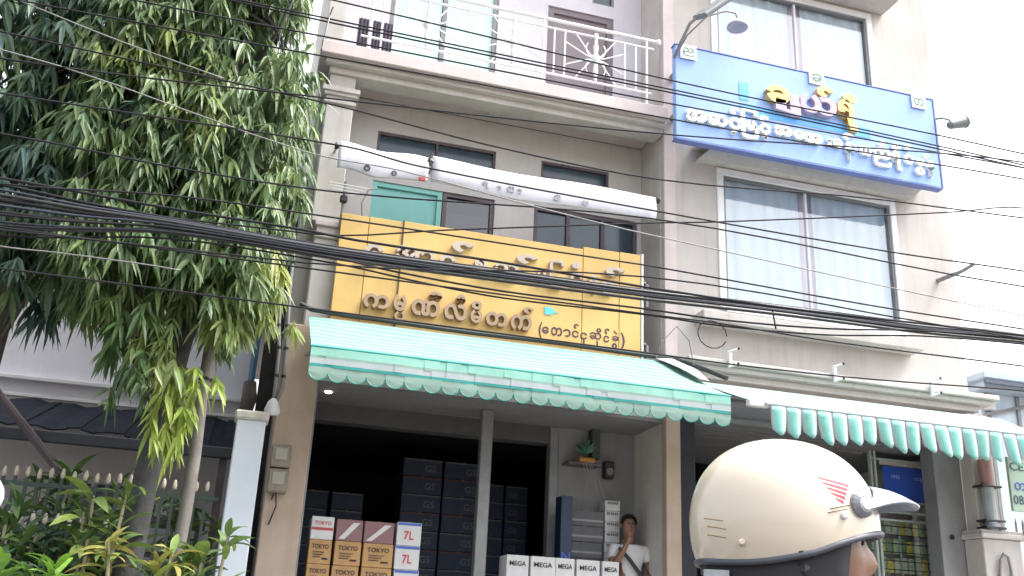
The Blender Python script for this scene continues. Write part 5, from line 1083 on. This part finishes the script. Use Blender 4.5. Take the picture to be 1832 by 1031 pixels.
def head_mesh(b):
    """head with brow, sockets, nose, lips, chin; local x forward"""
    n, m_ = 40, 30; base = len(b.v)
    g = lambda d, w_: math.exp(-(d/w_)**2)
    for j in range(m_+1):
        th = math.pi*j/m_
        for i in range(n):
            a = 2*math.pi*i/n; dx, dy, dz = math.sin(th)*math.cos(a), math.sin(th)*math.sin(a), math.cos(th)
            x, y, z = .098*dx, .076*dy, .118*dz
            if dz < 0: x, y = x*(1-.10*dz*dz) + .012*(-dz)*max(0, dx), y*(1-.34*dz*dz)      # jaw narrows, chin comes forward
            f = max(0, dx)**2
            x += f*(.008*g(z-.026, .014)*g(y, .06) - .010*(g(z-.006, .012)*(g(y-.032, .016)+g(y+.032, .016))) + (.021*g(z+.030, .017) + .011*g(z+.008, .016))*g(y, .011)
                    + .008*g(z+.058, .008)*g(y, .022) + .010*g(z+.098, .016)*g(y, .025) + .006*g(z+.02, .022)*(g(y-.045, .02)+g(y+.045, .02)))
            b.v.append(L2W(x+.022, y, z-.058))
    for j in range(m_):
        for i in range(n): b.f.append((base+j*n+i, base+j*n+(i+1) % n, base+(j+1)*n+(i+1) % n, base+(j+1)*n+i)); b.m.append(0)
bd = skin('body', J, E_, M_skinr, PR, 2)
hb_ = MB(); hb_.v = [tuple(v.co + ORG[PR.name]) for v in bd.data.vertices]; hb_.f = [tuple(p.vertices) for p in bd.data.polygons]; hb_.m = [0]*len(hb_.f); bpy.data.objects.remove(bd)
head_mesh(hb_); obj('body', hb_, M_skinr, PR, smooth=True)
K = {'a': LP(-.16, 0, -.60, .165, .15), 'b': LP(-.13, 0, -.45, .16, .135), 'c': LP(-.07, 0, -.28, .178, .135), 'd': LP(-.04, 0, -.20, .09, .085)}
KE = [('a', 'b'), ('b', 'c'), ('c', 'd')]
for s, n in ((-1, 'l'), (1, 'r')):
    K.update({n+'1': LP(-.05, s*.19, -.25, .075), n+'2': LP(.14, s*.25, -.42, .06), n+'3': LP(.31, s*.285, -.365, .042)}); KE += [('c', n+'1'), (n+'1', n+'2'), (n+'2', n+'3')]
skin('jacket', K, KE, M_body, PR, 2)
K = {'a': LP(-.16, 0, -.62, .16, .15)}; KE = []
for s, n in ((-1, 'l'), (1, 'r')):
    K.update({n+'1': LP(-.10, s*.11, -.64, .112), n+'2': LP(.28, s*.17, -.66, .078), n+'3': LP(.13, s*.17, -.97, .058)}); KE += [('a', n+'1'), (n+'1', n+'2'), (n+'2', n+'3')]
skin('trousers', K, KE, mat('jeans', (.04, .05, .08), .9, .2, 15), PR, 2)
# face details under the brim
for s in (-1, 1):
    mb = MB(); mb.lathe([(.0, -.011), (.008, -.008), (.0115, 0), (.008, .008), (0, .011)], L2W(.100, s*.032, -.053), 'z', 10); ey = obj('eye', mb, mat('eye_white', (.6, .58, .55), .3), PR, smooth=True)
    mb = MB(); mb.tube([L2W(.109, s*.033, -.053), L2W(.113, s*.033, -.053)], .005, 8); obj('iris', mb, M_ink, ey)
    mb = MB(); mb.tube([L2W(.112, s*.018, -.030), L2W(.112, s*.034, -.027), L2W(.101, s*.050, -.031)], .0045, 6); obj('eyebrow', mb, MATS['hair_black'], PR)
    mb = MB(); mb.tube([L2W(.025, s*.078, -.04), L2W(.008, s*.088, -.05), L2W(.006, s*.088, -.075), L2W(.022, s*.080, -.095)], [.008, .011, .011, .008], 8); obj('ear', mb, M_skinr, PR, smooth=True)
mb = MB(); mb.tube([L2W(.112, -.020, -.119), L2W(.126, 0, -.117), L2W(.112, .020, -.119)], [.003, .006, .003], 8); obj('lips', mb, mat('lips_rider', (.34, .13, .11), .5), PR, smooth=True)
mb = MB(); mb.tube([L2W(-.06, 0, -.04), L2W(-.062, 0, -.10), L2W(-.05, 0, -.14)], [.07, .06, .035], 12); obj('hair', mb, MATS['hair_black'], PR, smooth=True)

# helmet
HM = thing('helmet', 'glossy cream open-face helmet with red wing logo and grey peak', 'helmet', (hx, hy, hz-.1))
AB, AF, BW, ZC_, CR = .138, .146, .118, -.032, .133
def sh_pt(phi, th, sc=1.0):
    a = AF if math.cos(phi) > 0 else AB
    ex = .92
    st = abs(math.sin(th))**ex; ct = math.copysign(abs(math.cos(th))**ex, math.cos(th))
    return (a*math.cos(phi)*st*sc, BW*math.sin(phi)*st*sc, ZC_+CR*ct*sc)
def zcut(phi):
    c = math.cos(phi)      # 1 front .. -1 back
    if c > .2: return -.040 - .038*((1-c)/.8)**1.3
    return -.078 - .016*math.sin(min(1, (.2-c)/1.2)*math.pi*.75)
def thcut(phi, sc=1.0):
    z = zcut(phi); t = (z-ZC_)/(CR*sc); return math.acos(math.copysign(abs(t)**(1/.92), t))
NP, NT = 72, 26
def shell(sc, t0=0.):
    b = MB()
    for j in range(NT+1):
        for i in range(NP):
            ph = 2*math.pi*i/NP; th = .001 + (thcut(ph, sc)-.001)*j/NT; b.v.append(L2W(*sh_pt(ph, th, sc)))
    for j in range(NT):
        for i in range(NP): b.f.append((j*NP+i, j*NP+(i+1) % NP, (j+1)*NP+(i+1) % NP, (j+1)*NP+i)); b.m.append(0)
    return b
cream = mat('helmet_cream', (.60, .525, .42), .22, .06, 3, coat=.5, bump=.012, bscale=200, streak=.10, dirt=(.42, .34, .25))
obj('shell', shell(1.0), cream, HM, smooth=True)
obj('lining', shell(.93), mat('helmet_lining', (.03, .03, .035), .9), HM, smooth=True)
edge = [L2W(*sh_pt(2*math.pi*i/NP, thcut(2*math.pi*i/NP))) for i in range(NP+1)]
mb = MB(); mb.tube(edge, .005, 7); obj('rim_trim', mb, mat('rim_rubber', (.06, .065, .085), .45), HM, smooth=True)
# grey skirt of padding below the rim at the back, with a pale label
mb = MB(); pr = []
for j in range(4):
    for i in range(25):
        ph = math.pi*(.30+1.40*i/24); p = sh_pt(ph, thcut(ph), .965); pr.append(L2W(p[0]*(1-.03*j), p[1]*(1-.03*j), p[2]-.020*j))
mb.add(pr, [(j*25+i, j*25+i+1, (j+1)*25+i+1, (j+1)*25+i) for j in range(3) for i in range(24)]); pd = obj('neck_padding', mb, MATS['helmet_lining'], HM, smooth=True); pd.modifiers.new('thick', 'SOLIDIFY').thickness = .006
mb = MB(); lab = []
for j in range(2):
    for i in range(7):
        ph = math.pi*(1.08+.16*i/6); p = sh_pt(ph, thcut(ph), .985); lab.append(L2W(p[0], p[1], p[2]-.012-.03*j))
mb.add(lab, [(i, i+1, 8+i, 7+i) for i in range(6)]); obj('label_patch', mb, mat('label_silver', (.42, .44, .46), .4, .2, 60), HM)
# side view positions on the near side (-y): x forward, z up -> surface point
def side(x, z, off=.0006):
    a = AF if x > 0 else AB
    n = 2/.92
    v = 1 - abs((z-ZC_)/CR)**n
    rxy = v**(1/n) if v > 0 else 0
    yv = 1 - (x/(a*rxy))**2 if rxy > 0 else 0
    y = -BW*rxy*math.sqrt(max(0, yv))
    return Vector(L2W(x, y-off, z))
# red wing emblem: a fan of swept feathers
RW = mat('emblem_red', (.55, .03, .06), .3, .05, 9)
for k in range(5):
    z0_ = .026-.0075*k; xL = .030+.007*k; xR = .083-.003*k
    b = MB(); n = 6; topz = [z0_ - (.004)*(i/n) for i in range(n+1)]
    up_, lo_ = [], []
    for i in range(n+1):
        x = xL+(xR-xL)*i/n; z = z0_+.004-.0075*(i/n)+.001*k*(i/n); wdt = .0048*(i/n)**.6
        up_.append(side(x, z)); lo_.append(side(x, z-wdt))
    b.add(up_+lo_, [(i, i+1, n+2+i, n+1+i) for i in range(n)]); obj('emblem_feather', b, RW, HM)
for k in range(2):
    b = MB(); pts = [side(.050+.03*i/4-.004*k, -.016-.006*k+.008*i/4, .0008) for i in range(5)]; b.tube(pts, .0012, 4); obj('emblem_script', b, mat('script_brown', (.28, .2, .14), .5), HM)
for i, (x, z, r_) in enumerate(((.070, -.025, .0055), (-.075, -.067, .005))):
    c = side(x, z, -.002); nd = Vector((sf, -cf, 0)); b = MB(); b.tube([c, c+nd*.006, c+nd*.009], [r_, r_, r_*.6], 12); obj('snap_stud', b, cream if i else M_whitealu, HM, smooth=False)
# fine vents at the back
for k in range(3):
    b = MB(); b.tube([side(-.118+.002*i*4-.004*(k == 0), -.030-.012*k-.002*i, -.0005) for i in range(4)], .0014, 4); obj('vent_line', b, mat('vent_tan', (.42, .33, .2), .5), HM)
# peak: an arched visor between two side pivots
b = MB(); nph, nr = 28, 8; vs = []
for i in range(nph+1):
    ph = R(-50) + R(100)*i/nph; c = max(0, math.cos(math.pi/2*ph/R(50)))
    zi = -.018 + .052*c**1.1
    n = 2/.92; rr_ = (1-abs((zi-ZC_)/CR)**n)**(1/n)
    xi, yi = (AF*rr_+.004)*math.cos(ph), (BW*rr_+.005)*math.sin(ph)
    ln = .074*c**.7; xo, yo, zo = xi + ln, yi*(1-.15*c), zi*(1-c**.6) + .004*c**.6
    for j in range(nr+1):
        t = j/nr; vs.append(L2W(xi+(xo-xi)*t, yi+(yo-yi)*t, zi+(zo-zi)*t + .006*math.sin(math.pi*t)*c))
b.add(vs, [(i*(nr+1)+j, i*(nr+1)+j+1, (i+1)*(nr+1)+j+1, (i+1)*(nr+1)+j) for i in range(nph) for j in range(nr)])
vz = obj('peak', b, mat('peak_grey', (.29, .34, .40), .3, .05, 6, coat=.3), HM, smooth=True); vz.modifiers.new('thick', 'SOLIDIFY').thickness = .004
for s in (-1, 1):
    x, z = .098, -.006; c0 = side(x, z, 0)
    if s == 1:
        q = Vector(c0) - Vector((hx, hy, hz)); yl = -q.x*sf + q.y*cf; c0 = Vector(L2W(x, -yl, z))
    nd = Vector((sf, -cf, 0))*(1 if s == -1 else -1) + Vector((cf, sf, 0))*.5; nd.normalize()
    b = MB(); b.tube([c0-nd*.004, c0+nd*.008, c0+nd*.012], [.020, .019, .012], 16); kb = obj('pivot_knob', b, mat('knob_grey', (.20, .21, .24), .35, .1, 9, metal=.3), HM, smooth=False)
    b = MB(); b.tube([c0+nd*.012, c0+nd*.016], [.010, .008], 12); obj('knob_screw', b, M_whitealu, kb)
# chin straps
for s in (-1, 1):
    b = MB(); b.tube([L2W(.005, s*.104, -.075), L2W(.01, s*.098, -.10), L2W(.03, s*.07, -.15), L2W(.045, 0, -.172)], [.011, .010, .008, .008], 6); obj('chin_strap', b, M_black, HM)
